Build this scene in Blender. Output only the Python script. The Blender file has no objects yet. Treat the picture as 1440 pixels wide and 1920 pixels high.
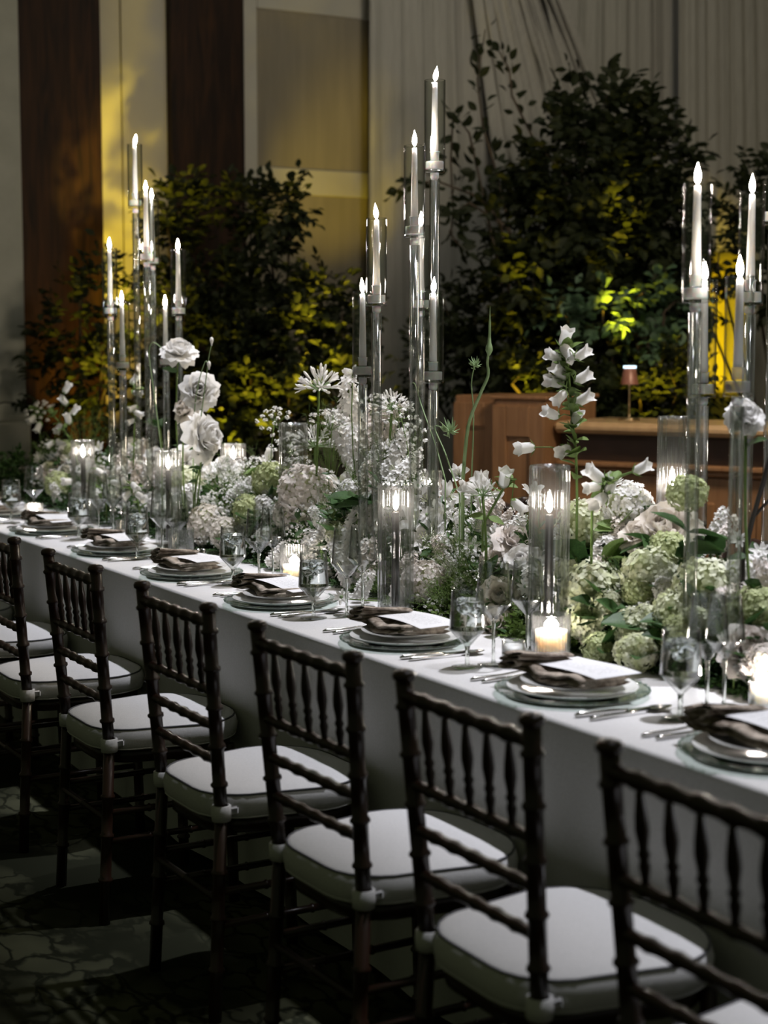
import bpy, math, random
import numpy as np
from mathutils import Vector, Matrix, Quaternion, Euler

scene = bpy.context.scene
COL = scene.collection
R = random.Random(11)
NR = np.random.default_rng(5)
PI = math.pi
V = Vector

# ------------------------------------------------------------------ camera
FPX = 3081.0
CAM = V((2.938, -1.349, 1.456))
YAW, PIT = math.radians(29.31), math.radians(5.73)
FW = V((-math.cos(YAW) * math.cos(PIT), math.sin(YAW) * math.cos(PIT), -math.sin(PIT)))
RT = V((math.sin(YAW), math.cos(YAW), 0.0))
UP = RT.cross(FW)
cam_d = bpy.data.cameras.new('camera')
cam_d.sensor_fit = 'HORIZONTAL'
cam_d.sensor_width = 24.0
cam_d.lens = FPX / 1440 * 24.0
cam_d.clip_start = 0.05
cam_d.dof.use_dof = True
cam_d.dof.focus_distance = 4.5
cam_d.dof.aperture_fstop = 2.9
cam = bpy.data.objects.new('camera', cam_d)
cam.matrix_world = Matrix((
    (RT.x, UP.x, -FW.x, CAM.x), (RT.y, UP.y, -FW.y, CAM.y),
    (RT.z, UP.z, -FW.z, CAM.z), (0, 0, 0, 1)))
COL.objects.link(cam)
scene.camera = cam

# ------------------------------------------------------------------ world, room lamps, exposure
world = bpy.data.worlds.new('room_ambient')
world.use_nodes = True
bg = world.node_tree.nodes['Background']
bg.inputs[0].default_value = (0.86, 0.97, 0.54, 1)
bg.inputs[1].default_value = 0.041
scene.world = world


def lamp(name, kind, loc, target, power, color, size=0.06, cone=60, blend=0.5):
    d = bpy.data.lights.new(name, kind)
    d.energy = power
    d.color = color
    if kind == 'SPOT':
        d.spot_size = math.radians(cone)
        d.spot_blend = blend
        d.shadow_soft_size = size
    elif kind == 'AREA':
        d.shape = 'DISK'
        d.size = size
    else:
        d.shadow_soft_size = size
    o = bpy.data.objects.new(name, d)
    o.location = loc
    o.rotation_euler = (V(target) - V(loc)).to_track_quat('-Z', 'Y').to_euler()
    COL.objects.link(o)
    return o


# ceiling pin spots over the table
for sx in (-3.3, -1.9, -0.5, 0.8, 2.1):
    lamp('ceiling_pin_spot', 'SPOT', (sx, 1.5, 4.6), (sx, 1.20, 0.76), 680, (0.92, 0.92, 1.0), 0.05, 40, 1.0)
# wide soft fill added far up, gives the drapes and the wall their dim level
lamp('fill_light', 'AREA', (-3.6, 3.4, 5.2), (-6.8, 4.6, 2.2), 17, (1.0, 0.98, 0.90), 1.2)
lamp('fill_light', 'AREA', (-1.0, 2.9, 3.3), (-3.6, 4.2, 0.9), 70, (1.0, 0.85, 0.62), 0.7)  # lower warm fill, added to brighten the bar front
# small yellow uplights hung low among the plants (aim px, aim py, aim depth, power, cone)
YEL = (1.0, 0.70, 0.03)


def px_point(px, py, d):
    return CAM + (FW + RT * ((px - 720) / FPX) - UP * ((py - 960) / FPX)) * d


for px_, py_, d_, p_, c_ in ((600, 590, 9.0, 140, 32), (490, 705, 8.9, 120, 34), (640, 660, 8.9, 50, 30), (165, 690, 9.0, 60, 34), (350, 600, 9.1, 30, 40), (345, 380, 9.2, 45, 40),
                             (1160, 490, 8.95, 260, 26), (1000, 640, 9.0, 130, 34), (1055, 705, 8.8, 100, 38), (1230, 700, 8.7, 90, 36), (980, 410, 9.1, 28, 36), (560, 800, 8.8, 50, 44), (200, 760, 9.0, 50, 40)):
    q_ = px_point(px_, py_, d_)
    lamp('yellow_uplight', 'SPOT', q_ + V((0.42, -0.30, -0.62)), q_, p_ * 1.6, YEL, 0.03, c_, 0.8)
lamp('yellow_uplight', 'SPOT', (-6.60, 2.20, 1.25), (-7.0, 2.24, 2.10), 55, YEL, 0.03, 40, 0.9)
lamp('yellow_uplight', 'SPOT', (-5.1, 1.74, 1.25), (-7.0, 2.36, 2.55), 420, YEL, 0.03, 26, 0.6)
lamp('yellow_uplight', 'SPOT', (-5.2, 2.35, 0.85), (-7.0, 2.30, 2.35), 300, YEL, 0.03, 20, 0.6)
lamp('yellow_uplight', 'SPOT', (-4.9, 3.1, 0.75), (-7.0, 3.85, 2.65), 170, YEL, 0.03, 24, 0.9)
lamp('yellow_uplight', 'SPOT', (-4.7, 6.15, 0.95), (-5.9, 6.33, 1.55), 150, YEL, 0.04, 38, 0.5)
lamp('yellow_uplight', 'SPOT', (-6.45, 2.0, 0.35), (-6.95, 2.06, 1.5), 150, (1.0, 0.62, 0.06), 0.04, 46, 0.9)

scene.view_settings.view_transform = 'Standard'
scene.view_settings.look = 'None'
scene.view_settings.gamma = 1.0
scene.view_settings.use_curve_mapping = False
scene.view_settings.exposure = 0.0
cy = scene.cycles
cy.use_denoising = True
cy.max_bounces = 12
cy.diffuse_bounces = 2
cy.use_adaptive_sampling = True
cy.adaptive_threshold = 0.04
cy.glossy_bounces = 4
cy.transmission_bounces = 8
cy.transparent_max_bounces = 28
cy.caustics_reflective = False
cy.caustics_refractive = False
cy.sample_clamp_indirect = 3.0


# ------------------------------------------------------------------ pixel -> point helpers (photo frame 1440x1920)
def ray(px, py):
    return FW + RT * ((px - 720) / FPX) - UP * ((py - 960) / FPX)


def at(px, py, x=None, y=None, z=None, d=None):
    v = ray(px, py)
    if d is None:
        d = (x - CAM.x) / v.x if x is not None else (y - CAM.y) / v.y if y is not None else (z - CAM.z) / v.z
    return CAM + v * d


def depth(p):
    return (p - CAM).dot(FW)


def pix(p):
    d = p - CAM
    k = FPX / d.dot(FW)
    return 720 + d.dot(RT) * k, 960 - d.dot(UP) * k


# ------------------------------------------------------------------ materials
MATS = {}


def mat(name, color, rough=0.6, metal=0.0, spec=0.5, sheen=0.0, coat=0.0):
    m = bpy.data.materials.new(name)
    m.use_nodes = True
    b = m.node_tree.nodes['Principled BSDF']
    b.inputs['Base Color'].default_value = (*color, 1)
    b.inputs['Roughness'].default_value = rough
    b.inputs['Metallic'].default_value = metal
    b.inputs['Specular IOR Level'].default_value = spec
    b.inputs['Sheen Weight'].default_value = sheen
    b.inputs['Coat Weight'].default_value = coat
    MATS[name] = m
    return m


def nodes(m):
    nt = m.node_tree
    return nt, nt.nodes, nt.links, nt.nodes['Principled BSDF']


def noise_color(m, c1, c2, scale=8, detail=4, stretch=(1, 1, 1), lo=0.3, hi=0.7, bump=0.0, rough=0.55, dist=0.0):
    nt, N, L, b = nodes(m)
    tc = N.new('ShaderNodeTexCoord')
    mp = N.new('ShaderNodeMapping')
    mp.inputs['Scale'].default_value = stretch
    no = N.new('ShaderNodeTexNoise')
    no.inputs['Scale'].default_value = scale
    no.inputs['Detail'].default_value = detail
    no.inputs['Roughness'].default_value = rough
    no.inputs['Distortion'].default_value = dist
    cr = N.new('ShaderNodeValToRGB')
    cr.color_ramp.elements[0].position = lo
    cr.color_ramp.elements[1].position = hi
    cr.color_ramp.elements[0].color = (*c1, 1)
    cr.color_ramp.elements[1].color = (*c2, 1)
    L.new(tc.outputs['Object'], mp.inputs[0])
    L.new(mp.outputs[0], no.inputs['Vector'])
    L.new(no.outputs['Fac'], cr.inputs[0])
    L.new(cr.outputs[0], b.inputs['Base Color'])
    if bump:
        bp = N.new('ShaderNodeBump')
        bp.inputs['Strength'].default_value = bump
        bp.inputs['Distance'].default_value = 0.01
        L.new(no.outputs['Fac'], bp.inputs['Height'])
        L.new(bp.outputs[0], b.inputs['Normal'])
    return m


def leafy(name, c1, c2, transl=0.3, scale=30, rough=0.6):
    """thin plant tissue: diffuse plus light through the blade"""
    m = mat(name, c1, rough, spec=0.25)
    noise_color(m, c1, c2, scale=scale, detail=2)
    nt, N, L, b = nodes(m)
    tr = N.new('ShaderNodeBsdfTranslucent')
    mx = N.new('ShaderNodeMixShader')
    mx.inputs[0].default_value = transl
    col = b.inputs['Base Color'].links[0].from_socket
    L.new(col, tr.inputs[0])
    L.new(b.outputs[0], mx.inputs[1])
    L.new(tr.outputs[0], mx.inputs[2])
    L.new(mx.outputs[0], N['Material Output'].inputs[0])
    return m


def thin_glass(name, tint=(0.97, 0.98, 0.97), base=0.045, edge=0.85, power=3.5, rough=0.02, haze=0.0, dark=0.0, dpow=2.0):
    m = bpy.data.materials.new(name)
    m.use_nodes = True
    N, L = m.node_tree.nodes, m.node_tree.links
    N.remove(N['Principled BSDF'])
    tr = N.new('ShaderNodeBsdfTransparent')
    tr.inputs[0].default_value = (*tint, 1)
    gl = N.new('ShaderNodeBsdfGlossy')
    gl.inputs['Roughness'].default_value = rough
    lw = N.new('ShaderNodeLayerWeight')
    lw.inputs['Blend'].default_value = 0.5
    pw = N.new('ShaderNodeMath')
    pw.operation = 'POWER'
    pw.inputs[1].default_value = power
    ma = N.new('ShaderNodeMath')
    ma.operation = 'MULTIPLY_ADD'
    ma.inputs[1].default_value = edge
    ma.inputs[2].default_value = base
    mx = N.new('ShaderNodeMixShader')
    L.new(lw.outputs['Facing'], pw.inputs[0])
    L.new(pw.outputs[0], ma.inputs[0])
    L.new(ma.outputs[0], mx.inputs[0])
    L.new(tr.outputs[0], mx.inputs[1])
    L.new(gl.outputs[0], mx.inputs[2])
    if dark:                                   # longer glass path towards the silhouette takes light away
        dp = N.new('ShaderNodeMath')
        dp.operation = 'POWER'
        dp.inputs[1].default_value = dpow
        mc = N.new('ShaderNodeMixRGB')
        mc.inputs[1].default_value = (*tint, 1)
        mc.inputs[2].default_value = (*[c * (1 - dark) for c in tint], 1)
        L.new(lw.outputs['Facing'], dp.inputs[0])
        L.new(dp.outputs[0], mc.inputs[0])
        L.new(mc.outputs[0], tr.inputs[0])
    out = mx
    if haze:                                   # pressed ribs scatter a little light
        tl = N.new('ShaderNodeBsdfTranslucent')
        tl.inputs[0].default_value = (0.9, 0.9, 0.9, 1)
        out = N.new('ShaderNodeMixShader')
        out.inputs[0].default_value = haze
        L.new(mx.outputs[0], out.inputs[1])
        L.new(tl.outputs[0], out.inputs[2])
    L.new(out.outputs[0], N['Material Output'].inputs[0])
    MATS[name] = m
    return m


def solid_glass(name, color, ior, rough=0.0):
    m = bpy.data.materials.new(name)
    m.use_nodes = True
    N, L = m.node_tree.nodes, m.node_tree.links
    N.remove(N['Principled BSDF'])
    g = N.new('ShaderNodeBsdfGlass')
    g.inputs['Color'].default_value = (*color, 1)
    g.inputs['IOR'].default_value = ior
    g.inputs['Roughness'].default_value = rough
    L.new(g.outputs[0], N['Material Output'].inputs[0])
    MATS[name] = m
    return m


def emit(name, color, strength):
    m = bpy.data.materials.new(name)
    m.use_nodes = True
    N, L = m.node_tree.nodes, m.node_tree.links
    N.remove(N['Principled BSDF'])
    e = N.new('ShaderNodeEmission')
    e.inputs[0].default_value = (*color, 1)
    e.inputs[1].default_value = strength
    L.new(e.outputs[0], N['Material Output'].inputs[0])
    MATS[name] = m
    return m


# setting
m_ = mat('carpet', (0.02, 0.02, 0.015), 0.95, spec=0.1)
nt_, N_, L_, b_ = nodes(m_)
tc_ = N_.new('ShaderNodeTexCoord')
mp_ = N_.new('ShaderNodeMapping')
mp_.inputs['Scale'].default_value = (1.0, 1.7, 1.0)
mp_.inputs['Rotation'].default_value = (0, 0, 0.5)
wn_ = N_.new('ShaderNodeTexNoise')
wn_.inputs['Scale'].default_value = 1.1
wn_.inputs['Detail'].default_value = 3
vo_ = N_.new('ShaderNodeTexVoronoi')
vo_.feature = 'DISTANCE_TO_EDGE'
vo_.inputs['Scale'].default_value = 7.5
r1_ = N_.new('ShaderNodeValToRGB')
r1_.color_ramp.elements[0].position, r1_.color_ramp.elements[1].position = 0.03, 0.12
r2_ = N_.new('ShaderNodeValToRGB')
r2_.color_ramp.elements[0].position, r2_.color_ramp.elements[1].position = 0.42, 0.56
mu_ = N_.new('ShaderNodeMath')
mu_.operation = 'MULTIPLY'
mc_ = N_.new('ShaderNodeMixRGB')
mc_.inputs[1].default_value = (0.018, 0.020, 0.011, 1)
mc_.inputs[2].default_value = (0.095, 0.098, 0.058, 1)
L_.new(tc_.outputs['Object'], mp_.inputs[0])
dn_ = N_.new('ShaderNodeTexNoise')
dn_.inputs['Scale'].default_value = 6.0
dn_.inputs['Detail'].default_value = 3
av_ = N_.new('ShaderNodeVectorMath')
av_.operation = 'MULTIPLY_ADD'
av_.inputs[1].default_value = (0.30, 0.30, 0.0)
L_.new(mp_.outputs[0], dn_.inputs['Vector'])
L_.new(dn_.outputs['Color'], av_.inputs[0])
L_.new(mp_.outputs[0], av_.inputs[2])
L_.new(av_.outputs[0], vo_.inputs['Vector'])
L_.new(mp_.outputs[0], wn_.inputs['Vector'])
L_.new(vo_.outputs['Distance'], r1_.inputs[0])
L_.new(wn_.outputs['Fac'], r2_.inputs[0])
L_.new(r1_.outputs[0], mu_.inputs[0])
L_.new(r2_.outputs[0], mu_.inputs[1])
L_.new(mu_.outputs[0], mc_.inputs[0])
L_.new(mc_.outputs[0], b_.inputs['Base Color'])
noise_color(mat('plaster', (0.42, 0.39, 0.31), 0.85), (0.34, 0.33, 0.30), (0.42, 0.41, 0.37), scale=1.5)
noise_color(mat('panel_fabric', (0.3, 0.26, 0.2), 0.9), (0.20, 0.175, 0.13), (0.25, 0.22, 0.165), scale=4, stretch=(1, 3, 0.3))
noise_color(mat('panel_frame', (0.5, 0.48, 0.42), 0.6), (0.40, 0.38, 0.33), (0.46, 0.44, 0.38), scale=3)
noise_color(mat('burl_wood', (0.05, 0.02, 0.01), 0.55, spec=0.15), (0.006, 0.003, 0.002), (0.036, 0.015, 0.006), scale=5, detail=6, stretch=(1, 4, 0.35), lo=0.30, hi=0.75, dist=1.2)
noise_color(mat('stone_column', (0.33, 0.33, 0.28), 0.8), (0.33, 0.33, 0.28), (0.39, 0.385, 0.33), scale=6)
noise_color(mat('drape', (0.40, 0.38, 0.34), 0.9, sheen=0.2), (0.36, 0.345, 0.315), (0.43, 0.415, 0.38), scale=18, stretch=(1, 6, 0.3), bump=0.1)
noise_color(mat('column_yellow_lit', (0.5, 0.42, 0.1), 0.8), (0.40, 0.35, 0.03), (0.50, 0.43, 0.04), scale=3)  # yellow uplight put into the base colour
noise_color(mat('bar_wood', (0.2, 0.09, 0.04), 0.42), (0.22, 0.108, 0.050), (0.33, 0.170, 0.085), scale=5, detail=5, stretch=(6, 6, 0.5), dist=0.6)
noise_color(mat('bar_rail', (0.4, 0.26, 0.13), 0.35), (0.40, 0.25, 0.13), (0.52, 0.34, 0.19), scale=5, stretch=(4, 4, 1))
noise_color(mat('bar_recess_shade', (0.045, 0.02, 0.01), 0.6), (0.035, 0.016, 0.009), (0.055, 0.026, 0.014), scale=6)  # darker than the bar wood: shadow under the counter put into the colour
# table
noise_color(mat('linen_white', (0.78, 0.77, 0.76), 0.85, sheen=0.15), (0.70, 0.69, 0.68), (0.78, 0.77, 0.77), scale=220, detail=2, bump=0.08)
noise_color(mat('cushion_white', (0.74, 0.73, 0.72), 0.8), (0.66, 0.655, 0.65), (0.74, 0.73, 0.73), scale=240, detail=2, bump=0.06)
mat('piping_grey', (0.10, 0.10, 0.11), 0.7)
noise_color(mat('chair_wood', (0.05, 0.02, 0.012), 0.34, coat=0.2), (0.014, 0.006, 0.004), (0.038, 0.016, 0.009), scale=10, stretch=(1, 1, 0.2), detail=4)
noise_color(mat('napkin_linen', (0.2, 0.15, 0.11), 0.9), (0.13, 0.098, 0.070), (0.56, 0.48, 0.40), scale=26, detail=5, lo=0.35, hi=0.68, dist=1.5, bump=0.2)
mat('porcelain', (0.78, 0.78, 0.76), 0.12)
mat('ceramic_bowl', (0.80, 0.80, 0.80), 0.35)
mat('silver', (0.75, 0.74, 0.72), 0.16, metal=1.0)
mat('wax_white', (0.94, 0.88, 0.85), 0.45)
mat('wax_cream', (0.93, 0.84, 0.75), 0.5)
mat('wax_dark', (0.035, 0.030, 0.026), 0.45)
mat('wick', (0.02, 0.02, 0.02), 0.9)
mat('salt_steel', (0.5, 0.5, 0.5), 0.2, metal=1.0)
for w in ('wax_white', 'wax_cream'):
    b_ = MATS[w].node_tree.nodes['Principled BSDF']
    b_.inputs['Subsurface Weight'].default_value = 0.9
    b_.inputs['Subsurface Radius'].default_value = (0.02, 0.018, 0.016)
    b_.inputs['Subsurface Scale'].default_value = 1.6
thin_glass('glass', base=0.06, edge=0.95, power=2.4, rough=0.015, dark=0.35)
thin_glass('glass_chimney', base=0.07, edge=0.55, power=3.0, rough=0.05, dark=0.6, dpow=2.5)
thin_glass('glass_stem', tint=(0.96, 0.97, 0.94), base=0.10, edge=0.80, power=2.0, rough=0.06, dark=0.4)
thin_glass('glass_fluted', tint=(0.95, 0.96, 0.95), base=0.10, edge=0.85, power=1.5, rough=0.07, haze=0.018)
thin_glass('glass_charger', tint=(0.86, 0.92, 0.89), base=0.10, edge=0.8, power=2.5, rough=0.05)
solid_glass('acrylic', (0.97, 0.985, 0.96), 1.45)
m_ = mat('acrylic_frosted', (0.86, 0.87, 0.88), 0.35)
m_.node_tree.nodes['Principled BSDF'].inputs['Alpha'].default_value = 0.55
m_.node_tree.nodes['Principled BSDF'].inputs['Subsurface Weight'].default_value = 0.5
m_.node_tree.nodes['Principled BSDF'].inputs['Subsurface Scale'].default_value = 0.02
solid_glass('water', (0.98, 0.99, 0.99), 1.33)
solid_glass('ice', (0.98, 0.99, 1.0), 1.20, 0.05)
emit('flame', (1.0, 0.87, 0.77), 400.0)
emit('flame_core', (1.0, 0.88, 0.78), 170.0)
emit('lamp_disc', (0.62, 0.86, 1.0), 3.0)
noise_color(mat('lamp_copper', (0.33, 0.13, 0.08), 0.4, metal=0.1), (0.25, 0.10, 0.075), (0.32, 0.14, 0.10), scale=4)
mat('lamp_brass', (0.45, 0.33, 0.2), 0.3, metal=0.9)
# plants
leafy('petal_white', (0.86, 0.845, 0.81), (0.93, 0.92, 0.90), 0.35)
leafy('petal_cream', (0.84, 0.77, 0.68), (0.91, 0.86, 0.79), 0.35)
leafy('petal_blush', (0.84, 0.76, 0.70), (0.91, 0.86, 0.82), 0.35)
leafy('petal_lime', (0.60, 0.65, 0.34), (0.90, 0.90, 0.78), 0.35, scale=3)
leafy('petal_green', (0.46, 0.52, 0.24), (0.62, 0.66, 0.40), 0.35, scale=14)
leafy('petal_mist', (0.50, 0.45, 0.36), (0.62, 0.57, 0.48), 0.35)
leafy('stem_green', (0.13, 0.21, 0.055), (0.20, 0.30, 0.09), 0.12)
leafy('scape_green', (0.24, 0.36, 0.17), (0.34, 0.46, 0.24), 0.12)
leafy('leaf_green', (0.030, 0.070, 0.020), (0.055, 0.115, 0.032), 0.22, rough=0.45)
leafy('leaf_mid', (0.12, 0.20, 0.05), (0.22, 0.31, 0.10), 0.3)
leafy('leaf_moss', (0.085, 0.145, 0.030), (0.16, 0.24, 0.055), 0.3)
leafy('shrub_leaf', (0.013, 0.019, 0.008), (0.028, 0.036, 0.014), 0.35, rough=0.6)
leafy('shrub_leaf_light', (0.055, 0.10, 0.062), (0.10, 0.165, 0.10), 0.3, rough=0.5)
mat('bark', (0.045, 0.032, 0.022), 0.9)
mat('twig_dark', (0.02, 0.016, 0.012), 0.7)


def menu_material():
    m = mat('menu_paper', (0.80, 0.80, 0.82), 0.8)
    nt, N, L, b = nodes(m)
    tc = N.new('ShaderNodeTexCoord')
    sp = N.new('ShaderNodeSeparateXYZ')
    L.new(tc.outputs['Object'], sp.inputs[0])

    def math_(op, a, v):
        n = N.new('ShaderNodeMath')
        n.operation = op
        if isinstance(a, (int, float)):
            n.inputs[0].default_value = a
        else:
            L.new(a, n.inputs[0])
        if isinstance(v, (int, float)):
            n.inputs[1].default_value = v
        else:
            L.new(v, n.inputs[1])
        return n.outputs[0]
    # short printed lines running across the card
    fr = math_('FRACT', math_('MULTIPLY', sp.outputs[0], 95.0), 0)
    line = math_('LESS_THAN', fr, 0.28)
    wn = N.new('ShaderNodeTexNoise')
    wn.inputs['Scale'].default_value = 260
    L.new(tc.outputs['Object'], wn.inputs['Vector'])
    word = math_('GREATER_THAN', wn.outputs['Fac'], 0.47)
    ink = math_('MULTIPLY', line, word)
    ink = math_('MULTIPLY', ink, math_('LESS_THAN', math_('ABSOLUTE', sp.outputs[1], 0), 0.032))
    ink = math_('MULTIPLY', ink, math_('LESS_THAN', math_('ABSOLUTE', sp.outputs[0], 0), 0.085))
    mx = N.new('ShaderNodeMixRGB')
    mx.inputs[1].default_value = (0.80, 0.80, 0.82, 1)
    mx.inputs[2].default_value = (0.45, 0.45, 0.46, 1)
    L.new(ink, mx.inputs[0])
    L.new(mx.outputs[0], b.inputs['Base Color'])


menu_material()


# ------------------------------------------------------------------ mesh building
def sharp(prof, k=0.06):
    out = [prof[0]]
    for a, b, c in zip(prof, prof[1:], prof[2:]):
        out += [(b[0] + (a[0] - b[0]) * k, b[1] + (a[1] - b[1]) * k), b, (b[0] + (c[0] - b[0]) * k, b[1] + (c[1] - b[1]) * k)]
    return out + [prof[-1]]


class MB:
    def __init__(self):
        self.v, self.f = [], []

    def add(self, vs, fs, M=None):
        o = len(self.v)
        if M is not None:
            vs = [M @ V(p) for p in vs]
        self.v.extend(tuple(p) for p in vs)
        self.f.extend(tuple(i + o for i in q) for q in fs)
        return self

    def merge(self, mb, M=None):
        return self.add(mb.v, mb.f, M)

    def box(self, c, s, M=None, bevel=0.0):
        x, y, z = s[0] / 2, s[1] / 2, s[2] / 2
        if bevel <= 0:
            vs = [(c[0] + i * x, c[1] + j * y, c[2] + k * z) for i in (-1, 1) for j in (-1, 1) for k in (-1, 1)]
            fs = [(0, 1, 3, 2), (4, 6, 7, 5), (0, 4, 5, 1), (2, 3, 7, 6), (0, 2, 6, 4), (1, 5, 7, 3)]
            return self.add(vs, fs, M)
        b = min(bevel, x * .9, y * .9, z * .9)
        vs, idx = [], {}
        for i in (-1, 1):
            for j in (-1, 1):
                for k in (-1, 1):
                    for a in range(3):
                        p = [i * x, j * y, k * z]
                        for q in range(3):
                            if q != a:
                                p[q] -= (i, j, k)[q] * b
                        idx[(i, j, k, a)] = len(vs)
                        vs.append((c[0] + p[0], c[1] + p[1], c[2] + p[2]))
        fs = []
        for a in range(3):
            q1, q2 = (a + 1) % 3, (a + 2) % 3
            for s_ in (-1, 1):
                def key(u, w):
                    t = [0, 0, 0]
                    t[a], t[q1], t[q2] = s_, u, w
                    return idx[(t[0], t[1], t[2], a)]
                r_ = [key(-1, -1), key(1, -1), key(1, 1), key(-1, 1)]
                fs.append(tuple(r_ if s_ > 0 else r_[::-1]))
        for a in range(3):
            q1, q2 = (a + 1) % 3, (a + 2) % 3
            for u in (-1, 1):
                for w in (-1, 1):
                    def key2(s_, ax):
                        t = [0, 0, 0]
                        t[a], t[q1], t[q2] = s_, u, w
                        return idx[(t[0], t[1], t[2], ax)]
                    fs.append((key2(-1, q1), key2(1, q1), key2(1, q2), key2(-1, q2)))
        for i in (-1, 1):
            for j in (-1, 1):
                for k in (-1, 1):
                    fs.append(tuple(idx[(i, j, k, a)] for a in range(3)))
        return self.add(vs, fs, M)

    def lathe(self, prof, seg=16, M=None, flute=0.0, nfl=24, close=False, nrows=99):
        vs, fs = [], []
        n = len(prof)
        for i_, (r, z) in enumerate(prof):
            for k in range(seg):
                a = 2 * PI * k / seg
                rr = r * (1 + flute * math.cos(nfl * a)) if flute and i_ < nrows else r
                vs.append((rr * math.cos(a), rr * math.sin(a), z))
        for i in range(n - 1):
            for k in range(seg):
                k2 = (k + 1) % seg
                fs.append((i * seg + k, i * seg + k2, (i + 1) * seg + k2, (i + 1) * seg + k))
        if close:
            fs.append(tuple(range(seg))[::-1])
            fs.append(tuple((n - 1) * seg + k for k in range(seg)))
        return self.add(vs, fs, M)

    def tube(self, pts, rad, seg=8, cap=True):
        pts = [V(p) for p in pts]
        n = len(pts)
        if not isinstance(rad, (list, tuple)):
            rad = [rad] * n
        vs, fs = [], []
        d0 = (pts[1] - pts[0]).normalized()
        ref = V((0, 0, 1)) if abs(d0.z) < 0.9 else V((1, 0, 0))
        nx = d0.cross(ref).normalized()
        for i in range(n):
            d = (pts[min(i + 1, n - 1)] - pts[max(i - 1, 0)]).normalized()
            nx = (nx - d * nx.dot(d)).normalized()
            ny = d.cross(nx)
            for k in range(seg):
                a = 2 * PI * k / seg
                vs.append(pts[i] + (nx * math.cos(a) + ny * math.sin(a)) * rad[i])
        for i in range(n - 1):
            for k in range(seg):
                k2 = (k + 1) % seg
                fs.append((i * seg + k, i * seg + k2, (i + 1) * seg + k2, (i + 1) * seg + k))
        if cap:
            fs.append(tuple(range(seg))[::-1])
            fs.append(tuple((n - 1) * seg + k for k in range(seg)))
        return self.add(vs, fs)

    def grid(self, fn, nu, nv, M=None):
        vs = [fn(i / nu, j / nv) for j in range(nv + 1) for i in range(nu + 1)]
        fs = [(j * (nu + 1) + i, j * (nu + 1) + i + 1, (j + 1) * (nu + 1) + i + 1, (j + 1) * (nu + 1) + i)
              for j in range(nv) for i in range(nu)]
        return self.add(vs, fs, M)

    def mesh(self, name, m, smooth=True):
        me = bpy.data.meshes.new(name)
        me.from_pydata(self.v, [], self.f)
        me.materials.append(MATS[m])
        if smooth:
            me.polygons.foreach_set('use_smooth', [True] * len(me.polygons))
        me.update()
        return me


def np_mesh(name, verts, quads, m, smooth=True):
    """fast mesh from numpy arrays (quads only)"""
    me = bpy.data.meshes.new(name)
    nq = len(quads)
    me.vertices.add(len(verts))
    me.vertices.foreach_set('co', np.asarray(verts, dtype=np.float32).ravel())
    me.loops.add(nq * 4)
    me.loops.foreach_set('vertex_index', np.asarray(quads, dtype=np.int32).ravel())
    me.polygons.add(nq)
    me.polygons.foreach_set('loop_start', np.arange(0, nq * 4, 4, dtype=np.int32))
    me.polygons.foreach_set('loop_total', np.full(nq, 4, dtype=np.int32))
    if smooth:
        me.polygons.foreach_set('use_smooth', np.ones(nq, dtype=bool))
    me.materials.append(MATS[m])
    me.update(calc_edges=True)
    return me


def part(name, me, parent=None, loc=(0, 0, 0), rot=None, scale=None, label=None, kind=None):
    o = bpy.data.objects.new(name, me)
    COL.objects.link(o)
    if parent is not None:
        o.parent = parent
    o.location = loc
    if rot is not None:
        if isinstance(rot, Quaternion):
            o.rotation_mode = 'QUATERNION'
            o.rotation_quaternion = rot
        else:
            o.rotation_euler = rot
    if scale is not None:
        o.scale = (scale,) * 3 if isinstance(scale, (int, float)) else scale
    if label:
        o['label'] = label
    if kind:
        o['kind'] = kind
    return o


def tag(o, label, cat, group=None, kind=None):
    o['label'] = label
    o['category'] = cat
    if group:
        o['group'] = group
    if kind:
        o['kind'] = kind
    return o


def thing(name, label, cat, loc=(0, 0, 0), rotz=0.0, group=None):
    o = bpy.data.objects.new(name, None)
    COL.objects.link(o)
    o.empty_display_size = 0.05
    o.location = loc
    o.rotation_euler = (0, 0, rotz)
    return tag(o, label, cat, group)


def struct(name, mb, m, label, parent=None, smooth=False, cat=None):
    o = part(name, mb.mesh(name, m, smooth), parent)
    if parent is None:
        o['kind'] = 'structure'
        o['label'] = label
        o['category'] = cat or name.split('_')[0]
    return o


# ------------------------------------------------------------------ the room
WX = -7.0
struct('floor', MB().box((-0.5, 3.0, -0.05), (15, 17, 0.1)), 'carpet', 'dark patterned carpet covering the ballroom floor')
struct('wall_end', MB().box((WX - 0.1, 3.0, 2.6), (0.2, 17, 5.4)), 'plaster', 'cream plaster end wall behind the plants')
struct('wall_far', MB().box((-0.5, 11.6, 2.6), (15, 0.2, 5.4)), 'plaster', 'plain plaster wall on the far side of the room')


def wy(px, py=400):
    return at(px, py, x=WX).y


def wz(px, py):
    return at(px, py, x=WX).z


y22, y183, y228, y313, y448, y480, y683 = [wy(p) for p in (24, 183, 228, 313, 448, 480, 690)]
# wood pilasters
mb = MB()
mb.box((WX + 0.05, (y22 + y183) / 2, 2.6), (0.10, y183 - y22, 5.2))
struct('trim_1', mb, 'burl_wood', 'wide dark burl wood pilaster beside the stone column', cat='pilaster')
mb = MB()
mb.box((WX + 0.05, (y313 + y448) / 2, 2.6), (0.10, y448 - y313, 5.2))
struct('trim_2', mb, 'burl_wood', 'dark burl wood pilaster beside the framed wall panel', cat='pilaster')
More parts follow.
